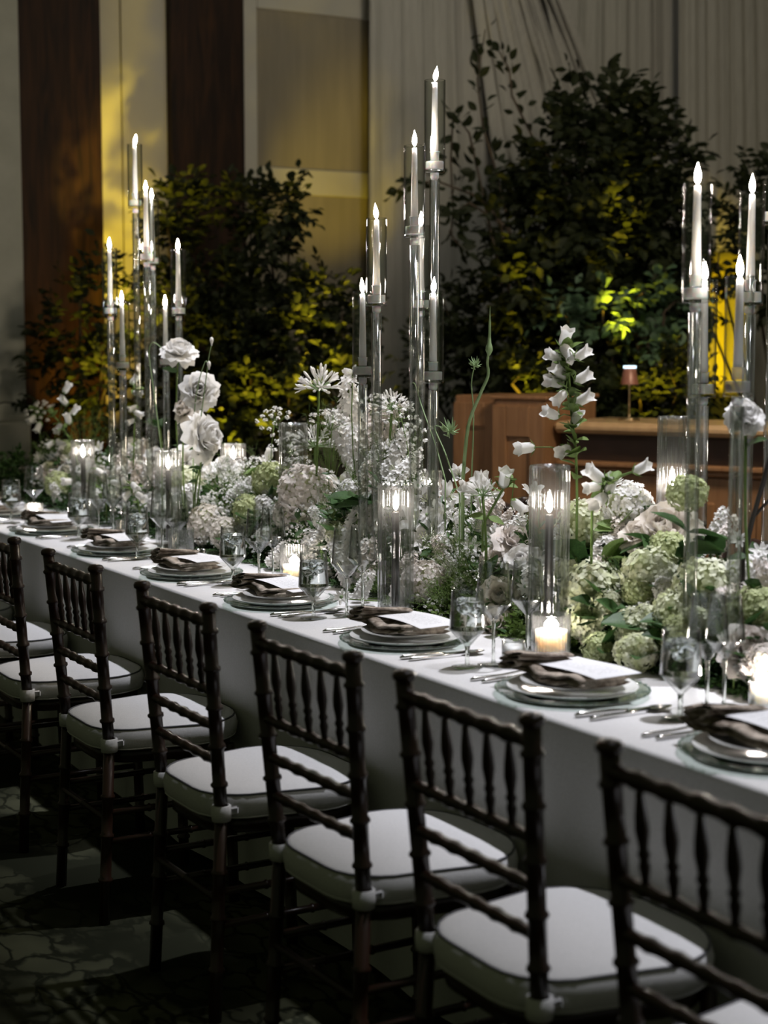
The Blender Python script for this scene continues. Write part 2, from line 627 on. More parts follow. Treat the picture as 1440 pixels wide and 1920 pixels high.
# cream strip between them: two boards with a joint
t3 = struct('trim_3', MB().box((WX + 0.012, (y183 + y228) / 2 - 0.003, 2.6), (0.03, y228 - y183 - 0.008, 5.2)), 'plaster',
            'pale plaster strip between the two wood pilasters', cat='wall strip')
struct('board', MB().box((WX + 0.012, (y228 + y313) / 2 + 0.003, 2.6), (0.03, y313 - y228 - 0.008, 5.2)), 'plaster', '', t3)
# stone column at the frame's left edge, nearer than the wall
col = thing('wall_column', 'pale stone column with stepped base at the picture edge', 'column', (-6.72, wy(0) - 0.22, 0))
col['kind'] = 'structure'
zb = 1.02
part('shaft', MB().box((0, 0, 2.6 + zb / 2), (0.4, 0.42, 5.2 - zb)).mesh('shaft', 'stone_column', False), col)
part('base_block', MB().box((0, 0, zb / 2), (0.44, 0.46, zb), bevel=0.012).mesh('base_block', 'stone_column', False), col)
part('base_moulding', MB().box((0, 0, zb + 0.02), (0.42, 0.445, 0.045), bevel=0.012).mesh('base_moulding', 'stone_column', False), col)
# framed panel wall
fy0, fy1 = y448, y683 + 0.45
pan = struct('wall_panel', MB().box((WX + 0.01, (fy0 + fy1) / 2, 2.6), (0.03, fy1 - fy0, 5.2)), 'panel_fabric',
             'framed fabric wall panel between wood pilaster and drapes', cat='wall panel')
fr = 0.018
zt1, zt0 = wz(470, 16), wz(470, -140)
zr1, zr0 = wz(470, 312), wz(470, 362)
struct('panel_stile', MB().box((WX + fr / 2 + 0.02, (y448 + y480) / 2, 2.6 + zr0 / 2), (fr, y480 - y448, 5.2 - zr0), bevel=0.006), 'panel_frame', '', pan)
struct('panel_rail', MB().box((WX + fr / 2 + 0.02, (y480 + fy1) / 2, (zr1 + zr0) / 2), (fr, fy1 - y480, zr1 - zr0), bevel=0.006), 'panel_frame', '', pan)
struct('panel_rail', MB().box((WX + fr / 2 + 0.02, (y480 + fy1) / 2, (zt1 + zt0) / 2), (fr, fy1 - y480, zt0 - zt1), bevel=0.006), 'panel_frame', '', pan)


# drapes
def drape(name, label, px_t0, px_t1, px_b0, px_b1, xplane, nf, amp, z0=0.02, z1=5.0, seed=1, edge=None, fine=0.3):
    rr = random.Random(seed)
    ph = [rr.uniform(0, 6.28) for _ in range(6)]
    yt0, yt1 = at(px_t0, 0, x=xplane).y, at(px_t1, 0, x=xplane).y
    yb0, yb1 = at(px_b0, 700, x=xplane).y, at(px_b1, 700, x=xplane).y
    ztop, zbot = at(px_t0, 0, x=xplane).z, at(px_b0, 700, x=xplane).z

    def fn(s, t):
        z = z0 + (z1 - z0) * t
        k = (z - zbot) / (ztop - zbot)
        ya = yb0 + (yt0 - yb0) * k
        yb = yb1 + (yt1 - yb1) * k
        ss = s + 0.02 * math.sin(2 * PI * (1.3 * s) + ph[3])
        a = 2 * PI * nf * ss
        w = math.sin(a + ph[0]) + 0.5 * math.sin(2.3 * a + ph[1] + 0.6 * t) + fine * math.sin(5.1 * a + ph[2])
        w *= 0.7 + 0.3 * math.sin(3 * s + ph[4])
        return (xplane + amp * w, ya + (yb - ya) * s + 0.35 * amp * math.cos(a + ph[0]), z)
    me = MB().grid(fn, int(nf * 16), 14).mesh(name, 'drape')
    o = part(name, me)
    tag(o, label, 'drape', kind='structure')
    return o


drape('drape', 'long pale drape hanging straight beside the framed wall panel', 690, 935, 688, 960, -6.80, 5, 0.030, seed=3)
drape('drape', 'pale drape gathered into tight slanting folds behind the leafy branch', 895, 1060, 985, 1330, -6.62, 8, 0.062, seed=5, fine=0.5)
drape('drape', 'flat pale drape behind the tall dark tree', 1030, 1300, 1010, 1310, -6.80, 6, 0.022, seed=8)
drape('drape', 'finely pleated pale drape at the far edge behind the candles', 1268, 1620, 1268, 1640, -6.45, 15, 0.024, seed=13, fine=0.5)

# column behind the bar; the yellow uplight is also put into its colour
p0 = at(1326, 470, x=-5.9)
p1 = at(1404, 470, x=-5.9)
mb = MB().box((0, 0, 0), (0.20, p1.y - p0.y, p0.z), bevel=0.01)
o = part('plinth_column', mb.mesh('plinth_column', 'column_yellow_lit', False), None, (-6.0, (p0.y + p1.y) / 2, p0.z / 2))
tag(o, 'square plinth column coloured as if yellow-lit, standing behind the bar', 'column', kind='structure')

# ------------------------------------------------------------------ the bar counter with its lamp
b1 = at(1035, 790, z=1.10)
b2 = at(1440, 801, z=1.10)
e1 = (b2 - b1)
e1.z = 0
e1.normalize()
en = V((e1.y, -e1.x, 0))                       # towards the camera
if en.dot(CAM - b1) < 0:
    en = -en
bar = thing('bar_counter', 'brown panelled wooden bar counter behind the flowers', 'bar', (b1.x, b1.y, 0), math.atan2(e1.y, e1.x))
ly = 1 if en.dot(V((-e1.y, e1.x, 0))) > 0 else -1      # local y sign that faces the camera
BL = 3.6


def bpart(name, x0, x1, y0, y1, z0, z1, m, bev=0.006, parent=None):
    mb = MB().box(((x0 + x1) / 2, ly * (y0 + y1) / 2, (z0 + z1) / 2), (x1 - x0, abs(y1 - y0), z1 - z0), bevel=bev)
    return part(name, mb.mesh(name, m, False), parent or bar)


bpart('counter_top', 0.0, BL, -0.62, 0.0, 1.045, 1.10, 'bar_rail', 0.02)
bpart('recess_panel', 0.0, BL, -0.30, -0.10, 0.90, 1.045, 'bar_recess_shade')
bpart('ledge_moulding', 0.0, BL, -0.30, -0.03, 0.885, 0.912, 'bar_wood', 0.008)
bpart('ledge_moulding', 0.0, BL, -0.30, -0.05, 0.860, 0.884, 'bar_wood', 0.008)
for k in range(4):
    fp = bpart('front_panel', k * 0.9 + 0.003, k * 0.9 + 0.897, -0.30, -0.09, 0.0, 0.858, 'bar_wood')
    bpart('raised_moulding', k * 0.9 + 0.10, k * 0.9 + 0.80, -0.10, -0.075, 0.12, 0.74, 'bar_wood', 0.01, fp)
pk = depth(b1) / FPX
zc = at(970, 742, d=depth(b1)).z
xl = -(1030 - 918) * pk
pil = bpart('end_pilaster', xl, -0.005, -0.5, 0.06, 0.0, zc - 0.02, 'bar_wood')
bpart('cap', xl - 0.012, 0.008, -0.51, 0.075, zc - 0.02, zc, 'bar_wood', 0.005, pil)
# frame round a sunk field
w_ = -xl
bpart('stile', xl + 0.0, xl + w_ * 0.27, 0.06, 0.078, 0.1, zc - 0.05, 'bar_wood', 0.004, pil)
bpart('stile', -0.005 - w_ * 0.27, -0.005, 0.06, 0.078, 0.1, zc - 0.05, 'bar_wood', 0.004, pil)
bpart('rail', xl + w_ * 0.27, -0.005 - w_ * 0.27, 0.06, 0.078, zc - 0.20, zc - 0.05, 'bar_wood', 0.004, pil)
xl2 = xl - (918 - 815) * pk
wing = bpart('wing_panel', xl2, xl - 0.012, -0.45, -0.02, 0.0, zc - 0.005, 'bar_wood')
bpart('stile', xl2, xl2 + 0.07, -0.02, 0.0, 0.1, zc - 0.04, 'bar_wood', 0.004, wing)
bpart('stile', xl - 0.09, xl - 0.012, -0.02, 0.0, 0.1, zc - 0.04, 'bar_wood', 0.004, wing)
bpart('rail', xl2 + 0.07, xl - 0.09, -0.02, 0.0, zc - 0.16, zc - 0.04, 'bar_wood', 0.004, wing)

lp = at(1160, 790, z=1.10)
lp -= en * 0.12
lm = depth(lp) / FPX
table_lamp = thing('table_lamp', 'small copper shaded cordless lamp standing on the bar counter', 'lamp', (lp.x, lp.y, 1.10))
LH = 102 * lm
part('base', MB().lathe([(0, 0), (0.050, 0), (0.052, 0.006), (0.045, 0.012), (0.008, 0.016), (0.006, 0.03)], 24).mesh('base', 'lamp_brass'), table_lamp)
part('pole', MB().lathe([(0.0045, 0.014), (0.0045, LH * 0.55), (0.0075, LH * 0.66)], 10).mesh('pole', 'lamp_brass'), table_lamp)
sh = part('shade', MB().lathe([(0.044, LH * 0.66), (0.030, LH * 0.95), (0.028, LH * 0.955), (0.0, LH * 0.955)], 28).mesh('shade', 'lamp_copper'), table_lamp)
part('light_disc', MB().lathe([(0.0, LH * 0.957), (0.031, LH * 0.957), (0.031, LH * 1.0), (0.0, LH * 1.0)], 24).mesh('light_disc', 'lamp_disc'), sh, label='pale blue lit disc on top')


# ------------------------------------------------------------------ background plants
def leaf_cloud(blobs, size, twig_leaves=7, seed=1, droop=0.25, lobed=False):
    """numpy leaves on short twigs scattered through ellipsoids. blobs: (centre, radii, n_twigs)"""
    g = np.random.default_rng(seed)
    P, D = [], []
    for c, rad, n in blobs:
        u = g.normal(size=(n, 3))
        u /= np.linalg.norm(u, axis=1)[:, None]
        rr = g.uniform(0.25, 1.0, n) ** 0.45
        P.append(np.array(c) + u * rr[:, None] * np.array(rad))
        d = u + g.normal(size=(n, 3)) * 0.5 + np.array([0, 0, 0.15])
        D.append(d / np.linalg.norm(d, axis=1)[:, None])
    P, D = np.concatenate(P), np.concatenate(D)
    n, m = len(P), twig_leaves
    up = np.tile([0, 0, 1.0], (n, 1))
    S = np.cross(D, up)
    S /= (np.linalg.norm(S, axis=1)[:, None] + 1e-6)
    U = np.cross(S, D)
    k = np.arange(m)
    along = (k // 2 + 0.5) / (m / 2) * size * (m * 0.30)
    side = np.where(k % 2 == 0, 1.0, -1.0)
    side[-1] = 0
    L0 = P[:, None, :] + D[:, None, :] * along[None, :, None]
    ld = D[:, None, :] * 0.65 + S[:, None, :] * side[None, :, None] * 0.9 + g.normal(size=(n, m, 3)) * 0.28 - np.array([0, 0, droop])
    ld /= np.linalg.norm(ld, axis=2)[:, :, None]
    ln = U[:, None, :] + g.normal(size=(n, m, 3)) * 0.35
    lw = np.cross(ld, ln)
    lw /= np.linalg.norm(lw, axis=2)[:, :, None]
    ln = np.cross(lw, ld)
    L0, ld, lw, ln = [a.reshape(-1, 3) for a in (L0, ld, lw, ln)]
    N = len(L0)
    s = (size * g.uniform(0.7, 1.25, N))[:, None]
    w = s * g.uniform(0.24, 0.34, N)[:, None]
    fold = -0.22
    v0 = L0
    v1 = L0 + ld * s * 0.35 + lw * w + ln * w * fold * -1
    v2 = L0 + ld * s * 0.72 + lw * w * 0.72 + ln * w * fold * -1
    v3 = L0 + ld * s - ln * s * 0.06
    v4 = L0 + ld * s * 0.72 - lw * w * 0.72 + ln * w * fold * -1
    v5 = L0 + ld * s * 0.35 - lw * w + ln * w * fold * -1
    verts = np.stack([v0, v1, v2, v3, v4, v5], 1).reshape(-1, 3)
    b = np.arange(N)[:, None] * 6
    q = np.concatenate([b + np.array([[0, 1, 2, 3]]), b + np.array([[0, 3, 4, 5]])], 1).reshape(-1, 4)
    return verts, q


def tree(name, label, cat, base, blobs_px, size, leaf_m, density, seed, group=None, extra=None, m=7):
    """blobs_px: (px, py, rx_px, ry_px, depth)"""
    base = V(base)
    root = thing(name, label, cat, base, group=group)
    blobs = []
    tr = MB()
    rr = random.Random(seed)
    for (px, py, rx, ry, d) in blobs_px:
        c = at(px, py, d=d)
        k = d / FPX
        rad = (rx * k * 0.9, rx * k * 0.9, ry * k)
        vol = (rx * k) * (ry * k)
        blobs.append((c - base, rad, max(8, int(vol * density * 2.6))))
        tip = c - base
        mid = V((tip.x * 0.3 + rr.uniform(-.05, .05), tip.y * 0.3 + rr.uniform(-.05, .05), tip.z * 0.5))
        tr.tube([(0, 0, 0), mid, tip, tip + V((rr.uniform(-.1, .1), rr.uniform(-.1, .1), rad[2] * 0.7))],
                [0.018, 0.013, 0.008, 0.003], 6)
    part('trunk', tr.mesh('trunk', 'bark'), root)
    vs, q = leaf_cloud(blobs, size, m, seed)
    part('foliage', np_mesh('foliage', vs, q, leaf_m), root, kind='stuff')
    return root


LEAF_ONE = MB().grid(lambda a, b: ((a - .5) * 2 * 0.36 * math.sin(PI * min(1, b * 0.95 + 0.03)) ** 0.8 * (1 - 0.25 * b), 0.10 * abs(a - .5) * 2 * math.sin(PI * b) - 0.12 * b * b, b), 4, 4)
LEAF_ME = {k: LEAF_ONE.mesh('leaf', k) for k in ('shrub_leaf', 'shrub_leaf_light', 'leaf_green', 'leaf_mid')}


def bough(name, label, base, path_px, d, n, size, leaf_m='shrub_leaf', seed=3, group=None, cat='branch'):
    """a long sparse branch; every leaf is its own part"""
    base = V(base)
    rr = random.Random(seed)
    root = thing(name, label, cat, base, group=group)
    pts = [at(px, py, d=d + dd) - base for px, py, dd in path_px]
    nn = len(pts)
    full = [V((0, 0, 0))] + pts
    part('stem', MB().tube(full, [0.014] + [0.009 - 0.006 * i / nn for i in range(nn)], 6).mesh('stem', 'bark'), root)
    # leaves along the last part of the path
    for i in range(n):
        t = i / (n - 1) * (nn - 1)
        a = min(int(t), nn - 2)
        p = pts[a].lerp(pts[a + 1], t - a)
        dr = (pts[a + 1] - pts[a]).normalized()
        side = V((rr.uniform(-1, 1), rr.uniform(-1, 1), rr.uniform(-0.6, 0.9)))
        dirv = (dr * 0.5 + side).normalized()
        part('leaf', LEAF_ME[leaf_m], root, p + dirv * size * rr.uniform(0.1, 0.9),
             dirv.to_track_quat('Z', 'Y') @ Quaternion((0, 0, 1), rr.uniform(0, 6.28)), size * rr.uniform(0.75, 1.25))
    return root


G_TREE = 'plants along the end wall'
DL = 9.3
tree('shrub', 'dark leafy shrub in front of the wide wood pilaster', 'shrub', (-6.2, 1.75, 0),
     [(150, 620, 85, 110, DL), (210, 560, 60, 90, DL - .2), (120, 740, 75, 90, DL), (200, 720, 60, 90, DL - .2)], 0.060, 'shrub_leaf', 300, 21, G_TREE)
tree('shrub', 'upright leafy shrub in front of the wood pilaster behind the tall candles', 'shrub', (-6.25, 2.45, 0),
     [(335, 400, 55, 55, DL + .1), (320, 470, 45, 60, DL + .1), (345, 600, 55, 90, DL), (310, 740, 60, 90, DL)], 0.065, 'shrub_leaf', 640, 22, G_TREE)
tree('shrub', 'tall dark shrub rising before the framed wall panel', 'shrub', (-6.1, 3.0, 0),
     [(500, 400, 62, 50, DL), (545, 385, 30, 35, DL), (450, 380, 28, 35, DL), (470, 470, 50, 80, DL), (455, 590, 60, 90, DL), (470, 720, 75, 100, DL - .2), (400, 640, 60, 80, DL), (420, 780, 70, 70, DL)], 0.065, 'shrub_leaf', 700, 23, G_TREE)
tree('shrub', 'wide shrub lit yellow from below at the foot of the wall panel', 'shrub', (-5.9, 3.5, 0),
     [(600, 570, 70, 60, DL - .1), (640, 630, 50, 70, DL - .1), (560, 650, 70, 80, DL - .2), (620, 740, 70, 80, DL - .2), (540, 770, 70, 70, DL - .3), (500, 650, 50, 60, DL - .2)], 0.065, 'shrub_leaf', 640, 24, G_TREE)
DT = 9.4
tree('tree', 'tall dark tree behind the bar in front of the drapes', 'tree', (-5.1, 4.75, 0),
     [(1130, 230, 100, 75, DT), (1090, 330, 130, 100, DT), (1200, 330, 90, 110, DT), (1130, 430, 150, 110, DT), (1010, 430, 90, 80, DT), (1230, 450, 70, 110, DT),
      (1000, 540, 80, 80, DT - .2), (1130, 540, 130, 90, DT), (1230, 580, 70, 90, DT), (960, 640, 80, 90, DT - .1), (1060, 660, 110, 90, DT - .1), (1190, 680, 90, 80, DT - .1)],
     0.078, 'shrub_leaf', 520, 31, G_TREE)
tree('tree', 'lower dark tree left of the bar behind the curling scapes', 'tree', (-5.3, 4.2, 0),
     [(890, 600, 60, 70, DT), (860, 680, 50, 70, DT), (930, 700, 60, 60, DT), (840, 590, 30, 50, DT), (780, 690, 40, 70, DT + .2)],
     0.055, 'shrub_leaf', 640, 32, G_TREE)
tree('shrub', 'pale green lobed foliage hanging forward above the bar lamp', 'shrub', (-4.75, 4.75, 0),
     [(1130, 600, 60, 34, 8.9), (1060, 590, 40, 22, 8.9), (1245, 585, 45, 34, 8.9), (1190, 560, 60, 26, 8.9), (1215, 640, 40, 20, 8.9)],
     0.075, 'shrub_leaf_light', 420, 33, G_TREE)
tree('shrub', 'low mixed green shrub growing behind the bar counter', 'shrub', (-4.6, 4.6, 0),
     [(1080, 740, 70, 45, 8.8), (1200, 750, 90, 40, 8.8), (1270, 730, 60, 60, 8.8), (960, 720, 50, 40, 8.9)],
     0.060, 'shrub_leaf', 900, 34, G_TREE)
tree('shrub', 'dark shrub by the yellow-lit plinth column', 'shrub', (-5.2, 6.2, 0),
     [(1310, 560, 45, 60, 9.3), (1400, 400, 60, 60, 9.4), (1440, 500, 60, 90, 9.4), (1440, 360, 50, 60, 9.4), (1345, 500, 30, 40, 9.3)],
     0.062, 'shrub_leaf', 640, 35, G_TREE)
bough('bough', 'slender branch reaching highest up against the drapes', (-5.3, 4.45, 0),
      [(985, 620, 0), (955, 430, 0), (930, 320, 0), (905, 235, 0), (895, 150, 0), (910, 55, 0)], 9.3, 46, 0.070, seed=41, group=G_TREE)
bough('bough', 'arching branch leaning left behind the tallest candle', (-5.3, 4.45, 0),
      [(930, 480, 0), (900, 340, 0), (880, 250, 0), (850, 210, 0), (845, 300, 0), (850, 400, 0), (870, 430, 0)], 9.2, 60, 0.072, seed=42, group=G_TREE)
bough('bough', 'drooping branch crossing towards the middle candles', (-5.3, 4.4, 0),
      [(960, 440, 0), (900, 370, 0), (820, 340, 0), (760, 345, 0), (740, 360, 0)], 9.2, 38, 0.070, seed=43, group=G_TREE)
bough('bough', 'branch with pointed leaves above the tall dark tree', (-5.2, 4.6, 0),
      [(1060, 330, 0), (1000, 260, 0), (960, 180, 0), (955, 130, 0), (935, 95, 0)], 9.3, 34, 0.068, seed=44, group=G_TREE)
bough('bough', 'leafy branch end at the outer edge of the dark tree', (-5.0, 5.0, 0),
      [(1180, 330, 0), (1220, 250, 0), (1245, 215, 0), (1270, 235, 0), (1285, 260, 0)], 9.3, 34, 0.066, seed=45, group=G_TREE)
bough('bough', 'branch of long leaves hanging down below the tallest candle', (-5.3, 4.4, 0),
      [(940, 420, 0), (880, 380, 0), (850, 400, 0), (845, 440, 0), (870, 470, 0)], 9.2, 30, 0.075, seed=46, group=G_TREE)

# ------------------------------------------------------------------ the table
TY0, TY1, TZ = 0.414, 1.54, 0.76
TX0, TX1 = -4.35, 2.6
table = thing('banquet_table', 'long banquet table standing under the white cloth', 'table', ((TX0 + TX1) / 2, (TY0 + TY1) / 2, 0))
hx, hy = (TX1 - TX0) / 2 - 0.03, (TY1 - TY0) / 2 - 0.03
part('table_top', MB().box((0, 0, TZ - 0.03), (2 * hx, 2 * hy, 0.03)).mesh('table_top', 'bar_wood', False), table)
leg_me = MB().tube([(0, 0, 0), (0, 0, TZ - 0.045)], 0.02, 10).mesh('leg', 'chair_wood')
for sx in (-1, -0.33, 0.33, 1):
    for sy in (-1, 1):
        part('leg', leg_me, table, (sx * (hx - 0.15), sy * (hy - 0.15), 0))


def cloth_mesh():
    rr = random.Random(4)
    fo = [(rr.uniform(TX0, TX1), rr.uniform(0.08, 0.25), rr.uniform(0.006, 0.022)) for _ in range(44)]

    def bulge(s):
        return sum(a * math.exp(-((s - c) / w) ** 2) for c, w, a in fo)
    prof = []
    # from front hem over the top to the far hem: (y, z, sway)
    for k in range(11):
        z = 0.015 + (TZ - 0.012 - 0.015) * k / 10
        prof.append((TY0, z, -1))
    prof += [(TY0 + 0.001, TZ - 0.007, -0.5), (TY0 + 0.004, TZ - 0.002, 0), (TY0 + 0.010, TZ, 0)]
    for k in range(1, 6):
        prof.append((TY0 + 0.01 + (TY1 - TY0 - 0.02) * k / 5, TZ, 0))
    prof += [(TY1 - 0.004, TZ - 0.002, 0), (TY1 - 0.001, TZ - 0.007, 0.5)]
    for k in range(11):
        z = TZ - 0.012 - (TZ - 0.027) * k / 10
        prof.append((TY1, z, 1))
    n = len(prof)
    nx = 240

    def fn(s, t):
        i = min(n - 1, round(t * (n - 1)))
        y, z, sw = prof[i]
        x = TX0 + (TX1 - TX0) * s
        d = (TZ - z) / TZ
        # the near drop falls slightly inwards below the edge so chair seats can tuck in front of it
        return (x, y + (sw * bulge(x) * d * 0.8 - (0.0 if sw == 0 else sw * 0.045 * d) if sw else 0), z)
    return MB().grid(fn, nx, n - 1).mesh('tablecloth', 'linen_white')


cl = part('tablecloth', cloth_mesh())
tag(cl, 'white linen cloth draped over the long banquet table down to the floor', 'tablecloth')


# ------------------------------------------------------------------ chairs
def bamboo(p0, p1, r, rings, seg=9):
    """turned stick with raised ring knots at fractions"""
    p0, p1 = V(p0), V(p1)
    pts, rad = [], []
    fr_ = [0.0]
    for q in rings:
        fr_ += [q - 0.014, q - 0.006, q + 0.006, q + 0.014]
    fr_.append(1.0)
    for k, t in enumerate(fr_):
        pts.append(p0.lerp(p1, t))
        j = (k - 1) % 4
        rad.append(r * 1.28 if (0 < k < len(fr_) - 1 and j in (1, 2)) else r)
    return MB().tube(pts, rad, seg)


def twist_rail(p0, p1, r, n=5, seg=8):
    p0, p1 = V(p0), V(p1)
    pts, rad = [], []
    m = n * 6
    for k in range(m + 1):
        t = k / m
        pts.append(p0.lerp(p1, t))
        rad.append(r * (1.0 + 0.22 * abs(math.cos(PI * n * t)) ** 6 - 0.06 * abs(math.sin(PI * n * t))))
    return MB().tube(pts, rad, seg)


CH = {}


def chair_meshes():
    wt, wsb, wf = 0.1875, 0.165, 0.172          # half widths: top, seat, floor
    zt, zs = 0.905, 0.455

    def post(s):
        seat = V((s * wsb, 0.035, zs))
        top = V((s * wt, 0.0, zt))
        mb = bamboo((s * wf, 0.012, 0.0), seat, 0.0145, (0.25, 0.5, 0.72))
        mb.merge(bamboo(seat, top, 0.0150, (0.15, 0.34, 0.53, 0.72, 0.90)))
        return mb.mesh('back_post', 'chair_wood')
    CH['post'] = [post(-1), post(1)]
    fin = MB().lathe([(0.0145, 0), (0.0195, 0.003), (0.0205, 0.010), (0.017, 0.016), (0.009, 0.019), (0.0, 0.020)], 12)
    CH['finial'] = fin.mesh('finial', 'chair_wood')

    def xy(z):
        t = (z - zs) / (zt - zs)
        return wsb + (wt - wsb) * t, 0.035 * (1 - t)
    CH['rails'] = []
    for z, r, kind in ((0.878, 0.0125, 'top_rail'), (0.727, 0.0105, 'middle_rail'), (0.650, 0.0105, 'lower_rail'), (0.573, 0.0105, 'lower_rail')):
        w, y = xy(z)
        CH['rails'].append((kind, twist_rail((-w, y, z), (w, y, z), r, 6).mesh('rail', 'chair_wood')))
    sp = []
    w1, y1 = xy(0.878)
    w0, y0 = xy(0.727)
    for k in range(5):
        t = (k + 1) / 6 * 2 - 1
        p0, p1 = V((t * w0, y0, 0.727)), V((t * w1, y1, 0.878))
        prof = [(0, .0055), (.12, .0060), (.22, .0085), (.28, .0060), (.33, .0092), (.38, .0062), (.55, .0100), (.68, .0090), (.85, .0060), (1, .0050)]
        sp.append(MB().tube([p0.lerp(p1, a) for a, _ in prof], [b * 1.05 for _, b in prof], 8).mesh('spindle', 'chair_wood'))
    CH['spindles'] = sp
    # seat outline (half): rounded trapezoid
    out = []
    bw, fw_, yb, yf = 0.175, 0.205, 0.012, 0.415

    def corner(cx, cy_, r, a0, a1, n):
        return [(cx + r * math.cos(a0 + (a1 - a0) * i / n), cy_ + r * math.sin(a0 + (a1 - a0) * i / n)) for i in range(n + 1)]
    rb, rf = 0.115, 0.150
    out += corner(bw - rb + 0.004, yb + rb, rb, -PI / 2, 0, 6)
    out += corner(fw_ - rf, yf - rf, rf, 0, PI / 2, 7)
    out += [(-x, y) for x, y in out[::-1]]
    n = len(out)
    cx_, cy_ = 0.0, (yb + yf) / 2

    def shell(levels, m, name):
        mb = MB()
        vs, fs = [], []
        for z, k in levels:
            for x, y in out:
                dx, dy = x - cx_, y - cy_
                ln = math.hypot(dx, dy)
                kk = (ln + k) / ln
                vs.append((cx_ + dx * kk, cy_ + dy * kk, z))
        for i in range(len(levels) - 1):
            for j in range(n):
                j2 = (j + 1) % n
                fs.append((i * n + j, i * n + j2, (i + 1) * n + j2, (i + 1) * n + j))
        a = len(vs)
        vs.append((cx_, cy_, levels[0][0]))
        vs.append((cx_, cy_, levels[-1][0] + (0.004 if 'cushion' in name else 0)))
        for j in range(n):
            j2 = (j + 1) % n
            fs.append((a, j2, j))
            fs.append((a + 1, (len(levels) - 1) * n + j, (len(levels) - 1) * n + j2))
        return mb.add(vs, fs).mesh(name, m)
    CH['cushion'] = shell([(0.438, -0.008), (0.441, 0.0), (0.450, 0.006), (0.470, 0.008), (0.488, 0.003), (0.4935, -0.002), (0.4965, -0.010), (0.500, -0.05), (0.503, -0.11)], 'cushion_white', 'cushion')
    CH['frame'] = shell([(0.404, -0.018), (0.406, -0.012), (0.436, -0.012), (0.438, -0.018)], 'chair_wood', 'seat_frame')
    loop = [V((x * 1.001, cy_ + (y - cy_) * 1.001, 0.4930)) for x, y in out]
    loop.append(loop[0])
    loop.append(loop[1])
    CH['piping'] = MB().tube(loop, 0.0026, 5, False).mesh('piping', 'piping_grey')
    loop = [V((x * 1.012, cy_ + (y - cy_) * 1.012, 0.443)) for x, y in out]
    loop.append(loop[0])
    loop.append(loop[1])
    CH['piping2'] = MB().tube(loop, 0.0022, 5, False).mesh('piping', 'cushion_white')
    CH['strap'] = MB().lathe([(0.0165, -0.020), (0.0210, -0.020), (0.0222, -0.004), (0.0212, 0.013), (0.0165, 0.014)], 12).box((0, 0.022, 0.0), (0.024, 0.03, 0.02), bevel=0.004).mesh('strap', 'cushion_white')
    fl = []
    for s in (-1, 1):
        fl.append(bamboo((s * 0.170, 0.372, 0.0), (s * 0.172, 0.360, 0.425), 0.0145, (0.2, 0.45, 0.7, 0.9)).mesh('front_leg', 'chair_wood'))
    CH['front'] = fl
    st = []
    for s in (-1, 1):
        for z in (0.285, 0.212):
            st.append(bamboo((s * 0.170, 0.025, z), (s * 0.171, 0.366, z), 0.0085, (0.33, 0.66), 7).mesh('stretcher', 'chair_wood'))
    for z in (0.25,):
        st.append(bamboo((-0.168, 0.022, z + 0.02), (0.168, 0.022, z + 0.02), 0.0085, (0.5,), 7).mesh('stretcher', 'chair_wood'))
        st.append(bamboo((-0.171, 0.366, z), (0.171, 0.366, z), 0.0085, (0.5,), 7).mesh('stretcher', 'chair_wood'))
    CH['stretch'] = st


chair_meshes()


def chair(x, y, rz, label):
    t = thing('ballroom_chair', label, 'chair', (x, y, 0), rz, 'dark ballroom chairs at the banquet table')
    for s in (0, 1):
        p = part('back_post', CH['post'][s], t)
        part('finial', CH['finial'], p, ((-1, 1)[s] * 0.1875, 0, 0.903))
        part('strap', CH['strap'], t, ((-1, 1)[s] * 0.165, 0.035, 0.462), label='white cushion strap round the post')
        part('front_leg', CH['front'][s], t)
    for k, me in CH['rails']:
        part(k, me, t)
    for me in CH['spindles']:
        part('spindle', me, t)
    for me in CH['stretch']:
        part('stretcher', me, t)
    part('seat_frame', CH['frame'], t)
    c = part('seat_cushion', CH['cushion'], t, label='white padded cushion with grey piping')
    part('piping', CH['piping'], c)
    part('piping', CH['piping2'], c)
    return t


CHAIRS = [(-3.14, 0.0, 0.02, 'farthest dark ballroom chair, seat only showing at the left picture edge'),
          (-2.50, 0.0, -0.02, 'dark ballroom chair with only its white seat showing at the left picture edge'),
          (-1.79, 0.0, 0.0, 'dark ballroom chair with one back post cut by the left picture edge'),
          (-1.106, 0.0, 0.0, 'dark ballroom chair, farthest one showing its whole back'),
          (-0.410, 0.0, 0.01, 'dark ballroom chair, second of the complete chairs from the left'),
          (0.225, 0.0, 0.03, 'dark ballroom chair, third complete chair from the left, middle of the row'),
          (0.790, 0.0, 0.0, 'blurred dark ballroom chair, second from the right picture edge'),
          (1.352, 0.0, 0.0, 'nearest blurred dark ballroom chair at the right picture edge')]
CHAIRS += [(-2.80, 1.975, PI, 'dark ballroom chair across the table behind the middle candle cluster'),
           (-2.13, 1.975, PI - 0.03, 'dark ballroom chair across the table left of the near fluted vase'),
           (-1.46, 1.975, PI + 0.02, 'dark ballroom chair across the table behind the bellflower spray'),
           (-0.80, 1.975, PI, 'dark ballroom chair across the table behind the near candle cluster')]
for c in CHAIRS:
    chair(*c)

